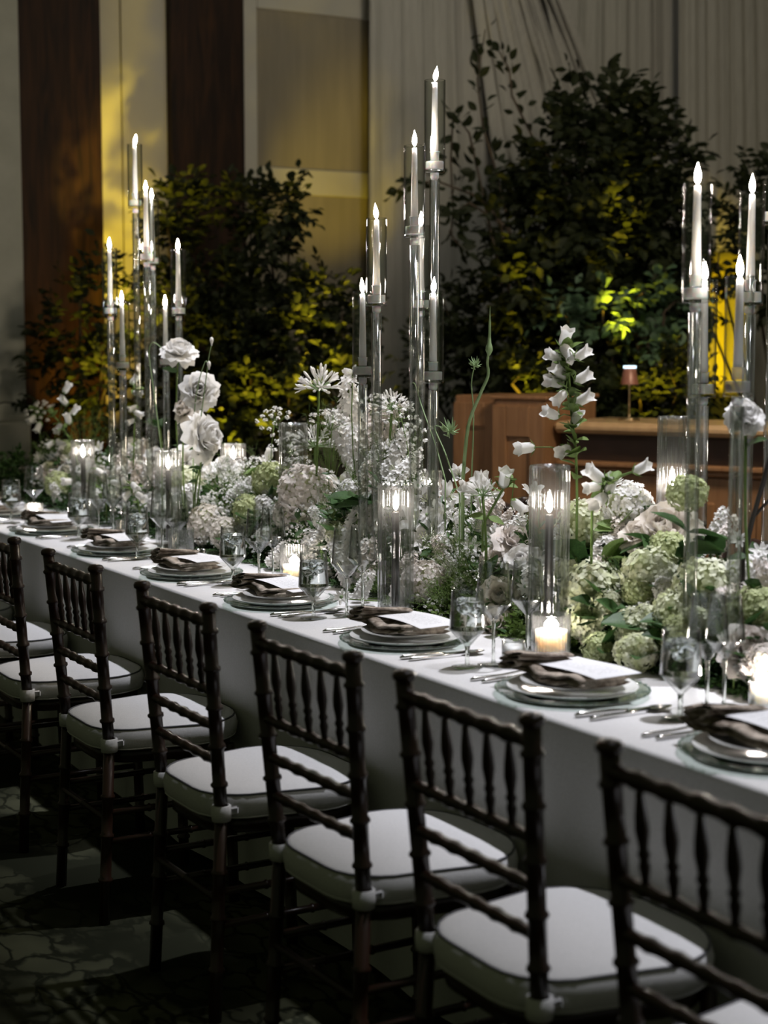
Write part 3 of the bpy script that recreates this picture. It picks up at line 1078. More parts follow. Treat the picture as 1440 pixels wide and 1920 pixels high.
# ------------------------------------------------------------------ unique labels from nearby landmarks
LAND = [(150, 850, 'the far fluted vase'), (315, 900, 'the fluted vase by the tall roses'), (437, 845, 'the lit glass behind the roses'),
        (550, 850, 'the unlit fluted vase'), (600, 705, 'the tall agapanthus'), (742, 1010, 'the middle fluted vase'),
        (552, 1045, 'the glowing ribbed votive'), (1031, 1010, 'the near fluted vase'), (1033, 1190, 'the cream pillar votive'),
        (1262, 850, 'the tallest fluted vase'), (1275, 1230, 'the nearest water goblet'), (876, 1165, 'the second nearest water goblet'),
        (1070, 740, 'the tall bellflower spire'), (900, 760, 'the curling scapes'), (700, 680, 'the middle candle cluster'),
        (1350, 700, 'the near candle cluster'), (230, 690, 'the far candle cluster'), (1245, 985, 'the big cream rose'),
        (435, 1040, 'the goblet by the far napkins'), (1425, 1300, 'the small votive at the picture edge'), (590, 1110, 'the middle water goblet')]
USED = set()


def whereabouts(kind, px, py):
    def dirn(l):
        dx, dy = px - l[0], py - l[1]
        if abs(dx) > 2.2 * abs(dy):
            return 'right of' if dx > 0 else 'left of'
        if abs(dy) > 2.2 * abs(dx):
            return 'below' if dy > 0 else 'above'
        return ('lower ' if dy > 0 else 'upper ') + ('right of' if dx > 0 else 'left of')
    near = sorted(LAND, key=lambda l: math.hypot(px - l[0], py - l[1]))
    for pre in ('close ', '', 'well '):
        for l in near[:5]:
            dist = math.hypot(px - l[0], py - l[1])
            p = 'close ' if dist < 60 else '' if dist < 150 else 'well '
            if p != pre:
                continue
            s = f'{kind} {p}{dirn(l)} {l[2]}'
            if s not in USED and len(s.split()) <= 16:
                USED.add(s)
                return s
    for i in range(4):
        for j in range(i + 1, 6):
            a, b = near[i], near[j]
            s = f'{kind} between {a[2]} and {b[2]}'
            if s not in USED and len(s.split()) <= 16:
                USED.add(s)
                return s
    return f'{kind} close to {near[0][2]}'


# ------------------------------------------------------------------ candles
FL = MB().lathe([(0.0012, 0.0), (0.0052, 0.006), (0.0070, 0.013), (0.0064, 0.022), (0.0040, 0.031), (0.0016, 0.038), (0.0003, 0.043)], 12)
ME_FLAME = FL.mesh('flame', 'flame')
ME_FLAME_VASE = FL.mesh('flame', 'flame_core')
ME_WICK = MB().tube([(0, 0, -0.004), (0.0005, 0, 0.004), (0.001, 0.0, 0.009)], 0.0011, 6).mesh('wick', 'wick')
ME_DISC = MB().lathe([(0.0, 0.0), (0.0245, 0.0), (0.0250, 0.003), (0.0250, 0.020), (0.0240, 0.022), (0.0, 0.022)], 28).mesh('cup_disc', 'acrylic_frosted')
ME_RING = MB().lathe([(0.0, -0.009), (0.0285, -0.009), (0.0290, -0.006), (0.0290, -0.001), (0.0, -0.001)], 28).mesh('cup_ring', 'glass')
ME_SOCKET = MB().lathe([(0.0, 0.025), (0.0118, 0.025), (0.0125, 0.046), (0.0140, 0.047), (0.0140, 0.049), (0.0, 0.049)], 20).mesh('socket', 'acrylic_frosted')
ME_PLUG = MB().lathe([(0.0, -0.028), (0.009, -0.028), (0.012, -0.022), (0.012, -0.010), (0.0, -0.010)], 20).mesh('plug', 'acrylic_frosted')


def taper(loc, h, m, label, group, r0=0.0105, r1=0.0072, lean=0.0, flame=ME_FLAME, fs=1.0):
    t = thing('taper_candle', label, 'candle', loc, 0, group)
    part('wax', MB().lathe([(0.0, 0.0), (r0, 0.0), (r1, h - 0.004), (r1 * 0.8, h), (0.0, h - 0.001)], 16).mesh('wax', m), t)
    part('wick', ME_WICK, t, (0, 0, h))
    part('flame', flame, t, (0.0, 0.0, h + 0.004), (lean, lean * 0.6, 0), fs)
    return t


def candlestick(px, top, disc, d, what, lean=0.0):
    p = at(px, disc, d=d)
    zt = at(px, top, d=d).z
    zd = p.z
    root = thing('candle_holder', f'clear acrylic candle holder, {what}', 'candle holder', (p.x, p.y, TZ), 0, 'tall clear candle holders')
    h = zd - TZ
    part('base', MB().lathe([(0.0, 0.0), (0.058, 0.0), (0.060, 0.003), (0.058, 0.008), (0.0, 0.009)], 32).mesh('base', 'glass'), root)
    part('stem', MB().lathe([(0.0145, 0.009), (0.0145, h - 0.0285), (0.0105, h - 0.0285), (0.0105, 0.009)], 24).mesh('stem', 'glass_stem'), root)
    part('plug', ME_PLUG, root, (0, 0, h))
    part('cup_disc', ME_DISC, root, (0, 0, h))
    part('cup_ring', ME_RING, root, (0, 0, h))
    part('socket', ME_SOCKET, root, (0, 0, h))
    hh = zt - zd
    part('glass_chimney', MB().lathe(sharp([(0.0295, -0.001), (0.0295, hh - 0.001), (0.0285, hh), (0.0272, hh - 0.001), (0.0272, 0.0)], 0.02), 40).mesh('glass_chimney', 'glass_chimney'), root, (0, 0, h))
    taper((p.x, p.y, zd + 0.0495), hh - 0.0495 - 0.006, 'wax_white', f'white burning taper candle {what}', 'white taper candles', lean=lean)


STICKS = [
    # middle cluster
    (815, 153, 318, 4.55, 'tallest of the middle cluster', -0.25), (777, 275, 440, 4.50, 'second tallest of the middle cluster', 0),
    (706, 410, 568, 4.62, 'third tallest of the middle cluster', 0.15), (680, 548, 702, 4.70, 'lowest at the left of the middle cluster', 0.1),
    (812, 548, 712, 4.48, 'lowest at the right of the middle cluster', -0.1), (789, 424, 577, 4.85, 'half hidden behind the middle cluster', 0),
    # far cluster
    (254, 272, 386, 6.45, 'tallest of the far cluster', -0.2), (275, 360, 487, 6.30, 'second tallest of the far cluster', 0),
    (286, 374, 494, 6.75, 'half hidden behind the far cluster', 0), (207, 466, 588, 6.35, 'leftmost of the far cluster', 0),
    (230, 566, 690, 6.20, 'lowest at the left of the far cluster', 0), (335, 468, 588, 6.30, 'rightmost of the far cluster', 0),
    (311, 573, 684, 6.55, 'lowest at the right of the far cluster', 0),
    # near cluster
    (1304, 345, 560, 3.40, 'tallest of the near cluster', 0), (1406, 362, 566, 3.72, 'tall right of the near cluster', 0),
    (1383, 518, 735, 3.34, 'lowest in front of the near cluster', 0.08), (1318, 525, 738, 3.80, 'half hidden behind the near cluster', 0),
    (1452, 345, 415, 3.9, 'cut by the right picture edge', 0),
]
for s in STICKS:
    candlestick(*s)

FLUTE_T = 18


def hurricane(px, top, h, what, base_z=TZ, y=None, rad=0.046, flame_py=None, lit=True, d=None, dark=True):
    p = at(px, top, d=d) if d else at(px, top, z=TZ + h)
    if d:
        h = p.z - TZ
    root = thing('fluted_vase', f'tall fluted clear glass candle vase, {what}', 'candle vase', (p.x, p.y, TZ), 0, 'fluted glass candle vases')
    part('glass_wall', MB().lathe(sharp([(0.0, 0.0), (rad * 0.95, 0.0), (rad, 0.004), (rad, h - 0.002), (rad * 0.95, h), (rad * 0.90, h - 0.002), (rad * 0.90, 0.022), (0.0, 0.022)], 0.03), 144, flute=0.030, nfl=FLUTE_T, nrows=13).mesh('glass_wall', 'glass_fluted'), root)
    if lit:
        fz = at(px, flame_py, d=depth(p)).z - TZ
        hh = fz - 0.03 - 0.028
        taper((p.x, p.y, TZ + 0.0235), hh, 'wax_dark' if dark else 'wax_white', f'dark taper candle in the vase {what}', 'dark taper candles', 0.0115, 0.0095, flame=ME_FLAME_VASE, fs=1.05)
    return p


hurricane(742, 906, 0.345, 'in the middle beside the wine glasses', flame_py=935)
hurricane(1031, 872, 0.345, 'near, with a black candle', flame_py=937, d=3.78)
hurricane(315, 845, 0.335, 'in front of the tall roses', flame_py=862)
hurricane(155, 825, 0.32, 'farthest, among bellflowers', flame_py=842, d=6.5)
hurricane(437, 832, 0.34, 'half hidden behind the roses', flame_py=846, d=6.1)
hurricane(550, 793, 0.42, 'unlit, behind the white lace flowers', lit=False, d=5.35)
hurricane(1262, 780, 0.53, 'tallest, behind the near candles', flame_py=890, d=3.95, rad=0.036)
hurricane(806, 882, 0.30, 'low behind the middle candle stems', flame_py=905, d=4.9, rad=0.036)


def ribbed_votive(px, base_py, h, rad, fill, what, mwax='wax_cream', flame=True, kind='ribbed_votive', flute=0.018, glow=1.0):
    p = at(px, base_py, z=TZ)
    root = thing(kind, what, 'votive', (p.x, p.y, TZ + 0.001), 0, 'votive candles on the table')
    part('glass_wall', MB().lathe([(0.0, 0.0), (rad * 0.95, 0.0), (rad, 0.004), (rad, h - 0.001), (rad * 0.97, h), (rad * 0.94, h - 0.001), (rad * 0.94, 0.008), (0.0, 0.008)], 120, flute=flute, nfl=30).mesh('glass_wall', 'glass_fluted'), root)
    if fill:
        wr = rad * 0.84
        part('wax', MB().lathe([(0.0, 0.009), (wr, 0.009), (wr, h * fill), (wr * 0.9, h * fill - 0.003), (0.0, h * fill - 0.005)], 30).mesh('wax', mwax), root)
        if flame:
            part('wick', ME_WICK, root, (0, 0, h * fill - 0.004))
            part('flame', ME_FLAME_VASE, root, (0, 0, h * fill), None, (2.3 * glow, 2.3 * glow, 0.7))
    return root


ribbed_votive(1033, 1238, 0.104, 0.043, 0.66, 'ribbed glass with a burning cream pillar candle beside the white hydrangeas')
ribbed_votive(552, 1088, 0.105, 0.042, 0.45, 'glowing ribbed glass votive behind the small white bowl')
ribbed_votive(340, 1052, 0.105, 0.042, 0.0, 'clear ribbed tumbler behind the far wine glasses')
ribbed_votive(240, 1030, 0.10, 0.040, 0.0, 'clear ribbed tumbler beside the far water goblet')
ribbed_votive(64, 985, 0.085, 0.036, 0.5, 'far glowing votive beside the farthest wine glass')
ribbed_votive(962, 1250, 0.058, 0.025, 0.82, 'small unlit glass votive with white wax between two settings', 'wax_white', False, 'glass_votive', 0.0)
ribbed_votive(1428, 1330, 0.058, 0.026, 0.85, 'small burning glass votive at the right picture edge', 'wax_white', True, 'glass_votive', 0.0, 0.7)
p = at(548, 1096, z=TZ) + V((0.02, -0.05, 0))
o = part('small_bowl', MB().lathe([(0.0, 0.001), (0.030, 0.001), (0.034, 0.004), (0.034, 0.034), (0.032, 0.035), (0.030, 0.033), (0.030, 0.008), (0.0, 0.008)], 36).mesh('small_bowl', 'ceramic_bowl'), None, (p.x, p.y, TZ))
tag(o, 'small round white ceramic bowl in front of the glowing votive', 'bowl')
for k, (px, m_) in enumerate(((371, 'glass'), (381, 'ceramic_bowl'))):
    p = at(px, 1056, z=TZ)
    t = thing('salt_shaker', ('small clear glass shaker with metal cap' if k == 0 else 'small white shaker with metal cap') + ' beside the far wine glasses', 'shaker', (p.x, p.y, TZ), 0, 'salt and pepper shakers')
    part('body', MB().lathe([(0.0, 0.001), (0.012, 0.001), (0.013, 0.004), (0.011, 0.030), (0.010, 0.034), (0.0, 0.034)], 16).mesh('body', m_), t)
    part('cap', MB().lathe([(0.0105, 0.034), (0.0105, 0.042), (0.007, 0.047), (0.0, 0.048)], 16).mesh('cap', 'salt_steel'), t)

# ------------------------------------------------------------------ place settings
ME_CHARGER = MB().lathe([(0.0, 0.003), (0.100, 0.003), (0.112, 0.006), (0.150, 0.013), (0.1555, 0.0145), (0.157, 0.0135), (0.156, 0.0115), (0.150, 0.010), (0.112, 0.001), (0.0, 0.001)], 72).mesh('charger', 'glass_charger')
ME_BEAD = MB().lathe([(0.0, -0.0035), (0.0025, -0.0025), (0.0035, 0.0), (0.0025, 0.0025), (0.0, 0.0035)], 6).mesh('rim_bead', 'glass_charger')
ME_DINNER = MB().lathe([(0.0, 0.004), (0.085, 0.004), (0.095, 0.008), (0.128, 0.016), (0.132, 0.0175), (0.133, 0.0165), (0.131, 0.014), (0.096, 0.004), (0.085, 0.000), (0.0, 0.000)], 64).mesh('plate', 'porcelain')
ME_SALAD = MB().lathe([(0.0, 0.004), (0.062, 0.004), (0.072, 0.007), (0.103, 0.014), (0.107, 0.0150), (0.1075, 0.0140), (0.105, 0.012), (0.073, 0.003), (0.062, 0.000), (0.0, 0.000)], 56).mesh('plate', 'porcelain')


def napkin_mesh(seed):
    rr = random.Random(seed)
    mb = MB()
    ph = [rr.uniform(0, 6.28) for _ in range(5)]
    LX, LY, NL = 0.245, 0.135, 2
    for l in range(NL):
        sh = rr.uniform(-0.004, 0.004)
        zz = 0.006 + l * 0.0105

        def mid(s, t, l=l, zz=zz, sh=sh):
            x = (s - 0.5) * LX
            y = (t - 0.5) * (LY - l * 0.006) + sh + 0.007 * math.sin(7 * s + ph[0] + l * 0.5)
            # left end swells up into a loose bunched fold
            k = max(0.0, (0.24 - s) / 0.24)
            z = zz + (0.0058 * math.sin(9 * s + ph[1] + 0.5 * l) + 0.002 * math.sin(23 * s + ph[2])) * (1.0 - 0.8 * t) + k * k * (0.010 + 0.010 * l) * (1.15 - t)
            x += k * k * 0.010 * math.sin(9 * t + l)
            if k > 0:
                y -= k * 0.012 * (1 - t)
            return x, y, z
        th = 0.0056
        n1, n2 = 26, 8
        ring = []
        # closed flattened tube: top surface then bottom surface
        vs, fs = [], []
        for i in range(n1 + 1):
            s = i / n1
            for j in range(2 * n2):
                if j <= n2:
                    t = j / n2
                    sg = 1
                else:
                    t = 1 - (j - n2) / n2
                    sg = -1
                x, y, z = mid(s, t)
                e = math.sqrt(max(0.0, 1 - (2 * t - 1) ** 2)) ** 0.5
                vs.append((x, y, z + sg * th * e))
        m = 2 * n2
        for i in range(n1):
            for j in range(m):
                j2 = (j + 1) % m
                fs.append((i * m + j, (i + 1) * m + j, (i + 1) * m + j2, i * m + j2))
        fs.append(tuple(range(m)))
        fs.append(tuple(n1 * m + j for j in range(m))[::-1])
        mb.add(vs, fs)
    # the left end is folded back on itself into two flat rolls whose open ends face the chair
    for l, (xc, zc_, wx, wz_, sk) in enumerate(((-0.098, 0.020, 0.030, 0.0075, -0.10), (-0.086, 0.034, 0.034, 0.0070, -0.22), (-0.070, 0.044, 0.026, 0.0045, -0.30))):
        a0 = rr.uniform(0, 6)

        def roll(s, t, xc=xc, zc_=zc_, wx=wx, wz_=wz_, sk=sk, a0=a0):
            th_ = 2 * PI * s
            y = -0.072 + 0.125 * t
            c_, s_ = math.cos(th_), math.sin(th_)
            z = zc_ + wz_ * s_ * (1 + 0.25 * math.sin(9 * t + a0)) - 0.010 * t + 0.006 * c_ * (1 - t)
            return (xc + wx * c_ * (1 - 0.25 * t) + sk * (y + 0.07) * -0.35 + 0.003 * math.sin(8 * t + a0), y + 0.003 * c_, z)
        mb.grid(roll, 14, 8)
        mb.grid(lambda s, t: tuple(V(roll(s, 0.0)).lerp(V((xc + 0.004 * t, -0.070 + 0.012 * t, zc_ + 0.003)), 0.55 * t)), 14, 2)
    return mb.mesh('napkin', 'napkin_linen')


NAPKINS = [napkin_mesh(k) for k in range(4)]


def card_mesh(seed):
    rr = random.Random(seed)
    a = rr.uniform(0, 6)
    mb = MB()
    n = 10
    for sg in (1, 0):
        mb.grid(lambda s, t: ((s - .5) * 0.215, (t - .5) * 0.110, 0.0006 * sg + 0.0045 * math.sin(3.5 * s + a) + 0.002 * t), n, 4)
    return mb.mesh('menu_card', 'menu_paper')


CARDS = [card_mesh(k) for k in range(3)]


def flatware():
    kn = MB()
    kn.tube([(0, -0.115, 0.004), (0, -0.105, 0.005), (0, -0.03, 0.0045), (0, -0.005, 0.0035), (0, 0.005, 0.003)], [0.003, 0.0058, 0.0048, 0.003, 0.0028], 8)
    kn.grid(lambda s, t: ((s - .5) * (0.017 if t < .75 else 0.017 * (1 - (t - .75) * 3.2)) - 0.001, 0.003 + 0.105 * t, 0.0028 + 0.0006 * (0.5 - abs(s - .5))), 2, 8)
    kn.grid(lambda s, t: ((s - .5) * (0.017 if t < .75 else 0.017 * (1 - (t - .75) * 3.2)) - 0.001, 0.003 + 0.105 * t, 0.0016), 2, 8)
    fk = MB()
    fk.tube([(0, -0.10, 0.003), (0, -0.09, 0.004), (0, -0.02, 0.0045), (0, 0.035, 0.009), (0, 0.045, 0.009)], [0.0025, 0.0052, 0.0032, 0.0028, 0.005], 8)
    fk.box((0, 0.052, 0.009), (0.022, 0.018, 0.002))
    for k in range(4):
        x = (k - 1.5) * 0.006
        fk.tube([(x, 0.058, 0.009), (x, 0.085, 0.0065), (x, 0.102, 0.010)], [0.0016, 0.0014, 0.0006], 5)
    spn = MB()
    spn.tube([(0, -0.10, 0.003), (0, -0.09, 0.004), (0, -0.02, 0.0045), (0, 0.045, 0.008)], [0.0025, 0.0054, 0.0030, 0.0026], 8)
    spn.grid(lambda s, t: ((s - .5) * 0.036 * math.sin(PI * (0.08 + 0.88 * t)) ** 0.6, 0.042 + 0.055 * t, 0.008 - 0.006 * math.sin(PI * t) * (1 - (2 * s - 1) ** 2)), 6, 8)
    return kn.mesh('knife', 'silver'), fk.mesh('fork', 'silver'), spn.mesh('spoon', 'silver')


ME_KNIFE, ME_FORK, ME_SPOON = flatware()
# stemware: bowl, stem, foot
GOB = dict(
    bowl=MB().lathe(sharp([(0.0, 0.046), (0.005, 0.0465), (0.0395, 0.084), (0.0345, 0.172), (0.0338, 0.173), (0.0330, 0.172), (0.0378, 0.0845), (0.0, 0.054)], 0.04), 40).mesh('bowl', 'glass'),
    stem=MB().lathe([(0.0055, 0.006), (0.0045, 0.020), (0.0052, 0.040), (0.0062, 0.0465)], 14).mesh('stem', 'acrylic'),
    foot=MB().lathe([(0.0, 0.001), (0.034, 0.001), (0.0345, 0.002), (0.034, 0.003), (0.008, 0.006), (0.0, 0.0065)], 36).mesh('foot', 'glass'),
    water=MB().lathe(sharp([(0.0, 0.0550), (0.0370, 0.0850), (0.0338, 0.150), (0.0, 0.150)], 0.03), 36).mesh('water', 'water'))
ICE = MB().box((0, 0, 0), (0.022, 0.024, 0.020), bevel=0.005).mesh('ice_cube', 'ice')
WINE = dict(
    bowl=MB().lathe(sharp([(0.0, 0.097), (0.004, 0.098), (0.0405, 0.137), (0.0320, 0.228), (0.0315, 0.229), (0.0310, 0.228), (0.0393, 0.1375), (0.0, 0.101)], 0.04), 40).mesh('bowl', 'glass'),
    stem=MB().lathe([(0.0055, 0.005), (0.0036, 0.016), (0.0034, 0.075), (0.0052, 0.0985)], 12).mesh('stem', 'acrylic'),
    foot=MB().lathe([(0.0, 0.001), (0.035, 0.001), (0.0355, 0.002), (0.035, 0.003), (0.008, 0.005), (0.0, 0.0055)], 36).mesh('foot', 'glass'))


def goblet(p, label, rr):
    t = thing('water_goblet', label, 'water glass', (p.x, p.y, TZ + 0.0005), rr.uniform(0, 6), 'water goblets')
    for k in ('bowl', 'stem', 'foot'):
        part(k, GOB[k], t)
    part('water', GOB['water'], t, label='clear iced water')
    for (x, y, z) in ((0.010, 0.004, 0.130), (-0.012, 0.006, 0.122), (0.002, -0.013, 0.141)):
        part('ice_cube', ICE, t, (x, y, z), (rr.uniform(0, 3), rr.uniform(0, 3), rr.uniform(0, 3)))


def wineglass(p, label, sc=1.0):
    t = thing('wine_glass', label, 'wine glass', (p.x, p.y, TZ + 0.0005), 0, 'empty wine glasses')
    for k in ('bowl', 'stem', 'foot'):
        part(k, WINE[k], t, scale=sc)


# (plate x, goblet px, wine px list, phrase)
SET = [
    (-3.74, None, [], 'at the farthest place'),
    (-3.05, (22, 985), [(65, 985)], 'at the place before the far bellflowers'),
    (-2.335, (148, 1016), [(185, 1006), (212, 1004)], 'at the place beside the far fluted vase'),
    (-1.69, (258, 1053), [(305, 1050), (333, 1056)], 'at the third visible place from the left'),
    (-1.06, (437, 1101), [(486, 1103), (512, 1090)], 'at the place before the glowing votive'),
    (-0.385, (588, 1164), [(650, 1158), (680, 1143)], 'at the place before the middle vase'),
    (0.285, (876, 1256), [(925, 1251), (988, 1235)], 'at the place before the near vase'),
    (0.86, (1275, 1352), [(1325, 1336), (1357, 1330)], 'at the nearest place'),
]
ORD = ['farthest', 'second farthest', 'third farthest', 'fourth farthest', 'fourth nearest', 'third nearest', 'second nearest', 'nearest']
for i, (sx, gp, wps, phrase) in enumerate(SET):
    rr = random.Random(100 + i)
    y0 = 0.575
    ch = thing('charger_plate', f'clear glass charger {phrase}', 'charger plate', (sx, y0, TZ), rr.uniform(0, 1), 'glass charger plates')
    part('dish', ME_CHARGER, ch)
    for k in range(36):
        a = 2 * PI * k / 36
        part('rim_bead', ME_BEAD, ch, (0.1545 * math.cos(a), 0.1545 * math.sin(a), 0.0140))
    o = part('dinner_plate', ME_DINNER, None, (sx, y0, TZ + 0.0042))
    tag(o, f'white dinner plate on the charger {phrase}', 'plate', 'white dinner plates')
    o = part('salad_plate', ME_SALAD, None, (sx + 0.002, y0 + 0.001, TZ + 0.0195))
    tag(o, f'small white plate under the napkin {phrase}', 'plate', 'white salad plates')
    rz = rr.uniform(-0.10, 0.04)
    o = part('napkin', NAPKINS[i % 4], None, (sx - 0.015, y0 - 0.01, TZ + 0.032), (0, 0, rz))
    tag(o, f'folded taupe marbled napkin {phrase}', 'napkin', 'folded taupe napkins')
    o = part('menu_card', CARDS[i % 3], None, (sx + 0.030, y0 + 0.012, TZ + 0.058), (0.0, 0.02, rz + rr.uniform(-0.04, 0.1)))
    tag(o, f'white printed menu card on the napkin {phrase}', 'menu card', 'white menu cards')
    for k, (dx, dy) in enumerate(((-0.185, 0.0), (-0.212, -0.01))):
        o = part('fork', ME_FORK, None, (sx + dx, y0 + dy, TZ + 0.001), (0, 0, rr.uniform(-0.05, 0.05)))
        tag(o, f'silver {"inner" if k == 0 else "outer"} fork {phrase}', 'fork', 'silver forks')
    o = part('knife', ME_KNIFE, None, (sx + 0.180, y0 - 0.005, TZ + 0.001), (0, 0, rr.uniform(-0.05, 0.05)))
    tag(o, f'silver knife {phrase}', 'knife', 'silver knives')
    o = part('spoon', ME_SPOON, None, (sx + 0.208, y0 - 0.012, TZ + 0.001), (0, 0, rr.uniform(-0.05, 0.05)))
    tag(o, f'silver spoon {phrase}', 'spoon', 'silver spoons')
    if gp:
        goblet(at(gp[0], gp[1] - 4, z=TZ), f'water goblet with ice {phrase}', rr)
    for k, w in enumerate(wps):
        wineglass(at(w[0], w[1] - 3, z=TZ), f'empty {"front" if k == 0 else "rear"} wine glass {phrase}', 1.0 - 0.03 * k)


# ------------------------------------------------------------------ flowers
def interp(tab, x):
    for (a, b), (c, d) in zip(tab, tab[1:]):
        if x <= c:
            return b + (d - b) * max(0.0, (x - a)) / (c - a)
    return tab[-1][1]


TOPL = [(0, 850), (60, 820), (200, 830), (300, 860), (420, 870), (500, 870), (600, 860), (680, 790), (740, 810), (830, 900), (950, 930), (1050, 985), (1100, 970), (1200, 960), (1300, 1010), (1440, 1040)]
LOWL = [(0, 930), (60, 945), (200, 975), (330, 1020), (450, 1060), (600, 1110), (700, 1135), (850, 1165), (1000, 1205), (1150, 1240), (1300, 1265), (1440, 1310)]


def ypl(px, py):
    t = (py - interp(TOPL, px)) / (interp(LOWL, px) - interp(TOPL, px))
    return 1.08 - 0.27 * max(-0.2, min(1.0, t))


def head(px, py, y=None):
    p = at(px, py, y=y if y is not None else ypl(px, py))
    if p.z < TZ + 0.025:
        p = at(px, py, z=TZ + 0.03)
    return p


def facing(p, rr, cam_w=0.8, up_w=0.55, j=0.35):
    c = (CAM - p).normalized()
    d = c * cam_w + V((0, 0, up_w)) + V((rr.uniform(-1, 1), rr.uniform(-1, 1), rr.uniform(-1, 1))) * j
    return d.normalized()


def stemmed(name, label, cat, p, group, rr, stem_r=0.003, stem_m='stem_green', fdir=None, bend=0.03, base=None):
    """root Empty at the stem's foot on the table; returns root and head offset"""
    if base is None:
        by = min(1.18, max(0.86, p.y + rr.uniform(-0.02, 0.10)))
        base = V((p.x + rr.uniform(-0.05, 0.05), by, TZ + 0.002))
    root = thing(name, label, cat, base, 0, group)
    h = p - base
    pts = []
    sd = V((rr.uniform(-1, 1), rr.uniform(-1, 1), 0)) * bend
    for k in range(6):
        t = k / 5
        q = h * t + sd * math.sin(PI * t)
        if fdir is not None and k == 5:
            q = h - fdir * 0.004
        pts.append(q)
    part('stem', MB().tube(pts, stem_r, 6).mesh('stem', stem_m), root)
    return root, h, pts


def petal_mesh(W, H, cup, bulge, curl, ruffle, m, seed, tipk=0.55):
    rr = random.Random(seed)
    a, b = rr.uniform(0, 6), rr.uniform(0, 6)

    def fn(s, t):
        u = 2 * s - 1
        w = W * (0.22 + 0.78 * math.sin(min(1.0, t * 1.12 + 0.05) * PI * tipk) ** 0.9) * (1 - 0.15 * max(0, t - .8) * 5 * abs(u))
        zz = H * (t - 0.10 * t * u * u)
        rim = t * t
        return (u * w, -cup * u * u * (0.4 + 0.6 * t) + bulge * math.sin(PI * t * 0.9) + curl * max(0, t - 0.62) ** 2 * 5 + ruffle * rim * math.sin(4.2 * u + a), zz + ruffle * 0.6 * rim * math.sin(5 * u + b))
    return MB().grid(fn, 6, 7).mesh('petal', m)


ROSE = {}
for m_ in ('petal_white', 'petal_cream', 'petal_blush'):
    ROSE[m_] = [[petal_mesh(0.20, 0.44, 0.14, 0.06, -0.02, 0.02, m_, 1), petal_mesh(0.19, 0.42, 0.15, 0.06, 0.0, 0.02, m_, 2)],
                [petal_mesh(0.27, 0.47, 0.15, 0.09, 0.10, 0.035, m_, 3), petal_mesh(0.26, 0.46, 0.14, 0.09, 0.14, 0.03, m_, 4)],
                [petal_mesh(0.31, 0.50, 0.12, 0.10, 0.30, 0.05, m_, 5), petal_mesh(0.32, 0.48, 0.12, 0.09, 0.36, 0.06, m_, 6)]]
ME_SEPAL = MB().lathe([(0.0, -0.03), (0.05, -0.02), (0.07, 0.02), (0.04, 0.05)], 8).mesh('calyx', 'stem_green')


def add_petals(root, h, q, s, m, layers, rr, name='petal'):
    for (n, tilt, rad, z, vs, sc) in layers:
        off = rr.uniform(0, 6)
        for k in range(n):
            a = off + 2 * PI * k / n + rr.uniform(-0.12, 0.12)
            loc = V((math.cos(a) * rad, math.sin(a) * rad, z)) * s
            rot = q @ Quaternion((0, 0, 1), a - PI / 2) @ Quaternion((1, 0, 0), -(tilt + rr.uniform(-0.1, 0.1)))
            part(name, vs[rr.randrange(len(vs))], root, h + q @ loc, rot, s * sc * rr.uniform(0.93, 1.06))


def rose(px, py, size, m='petal_white', y=None, dirv=None, kind='white garden rose', base=None, leaves=2):
    rr = random.Random(int(px * 7 + py))
    p = head(px, py, y)
    s = size * depth(p) / FPX
    f = V(dirv).normalized() if dirv else facing(p, rr, 0.8, 0.6, 0.3)
    root, h, pts = stemmed('garden_rose', whereabouts(kind, px, py), 'rose', p, 'garden roses', rr, 0.0032, fdir=f, base=base)
    q = f.to_track_quat('Z', 'Y')
    A = ROSE[m]
    c0 = h - f * s * 0.22
    add_petals(root, c0, q, s, m, [(3, 0.02, 0.03, 0.05, A[0], 0.92), (5, 0.14, 0.06, 0.03, A[0], 1.0), (5, 0.34, 0.08, 0.01, A[1], 0.98), (6, 0.66, 0.09, 0.0, A[1], 1.04), (7, 1.02, 0.09, -0.02, A[2], 1.06), (5, 1.32, 0.08, -0.04, A[2], 1.04)], rr)
    part('calyx', ME_SEPAL, root, c0, q, s)
    add_leaves(root, pts, rr, leaves, 0.05)
    return root


def add_leaves(root, pts, rr, n, size, m='leaf_green', lo=0.45):
    for k in range(n):
        t = rr.uniform(lo, 0.97) * (len(pts) - 1)
        i = min(int(t), len(pts) - 2)
        p = pts[i].lerp(pts[i + 1], t - i)
        d = V((rr.uniform(-1, 1), rr.uniform(-1, 0.5), rr.uniform(-0.1, 0.6))).normalized()
        part('leaf', LEAF_ME[m], root, p, d.to_track_quat('Z', 'Y') @ Quaternion((0, 0, 1), rr.uniform(-0.6, 0.6)), size * rr.uniform(0.8, 1.3))


def floret(mb, c, n, s, rr, npet=4, cupa=0.25, wide=0.55):
    n = V(n).normalized()
    t = n.orthogonal().normalized()
    t = Quaternion(n, rr.uniform(0, 6.28)) @ t
    b = n.cross(t)
    for k in range(npet):
        a = 2 * PI * k / npet
        d = t * math.cos(a) + b * math.sin(a)
        e = n.cross(d)
        lift = n * s * (cupa + rr.uniform(-0.15, 0.2))
        o = len(mb.v)
        mb.v.extend([tuple(c), tuple(c + d * s * 0.5 + e * s * wide * 0.5 + lift * 0.5), tuple(c + d * s + e * s * wide * 0.32 + lift),
                     tuple(c + d * s - e * s * wide * 0.32 + lift), tuple(c + d * s * 0.5 - e * s * wide * 0.5 + lift * 0.5)])
        mb.f.append((o, o + 1, o + 2, o + 3, o + 4))


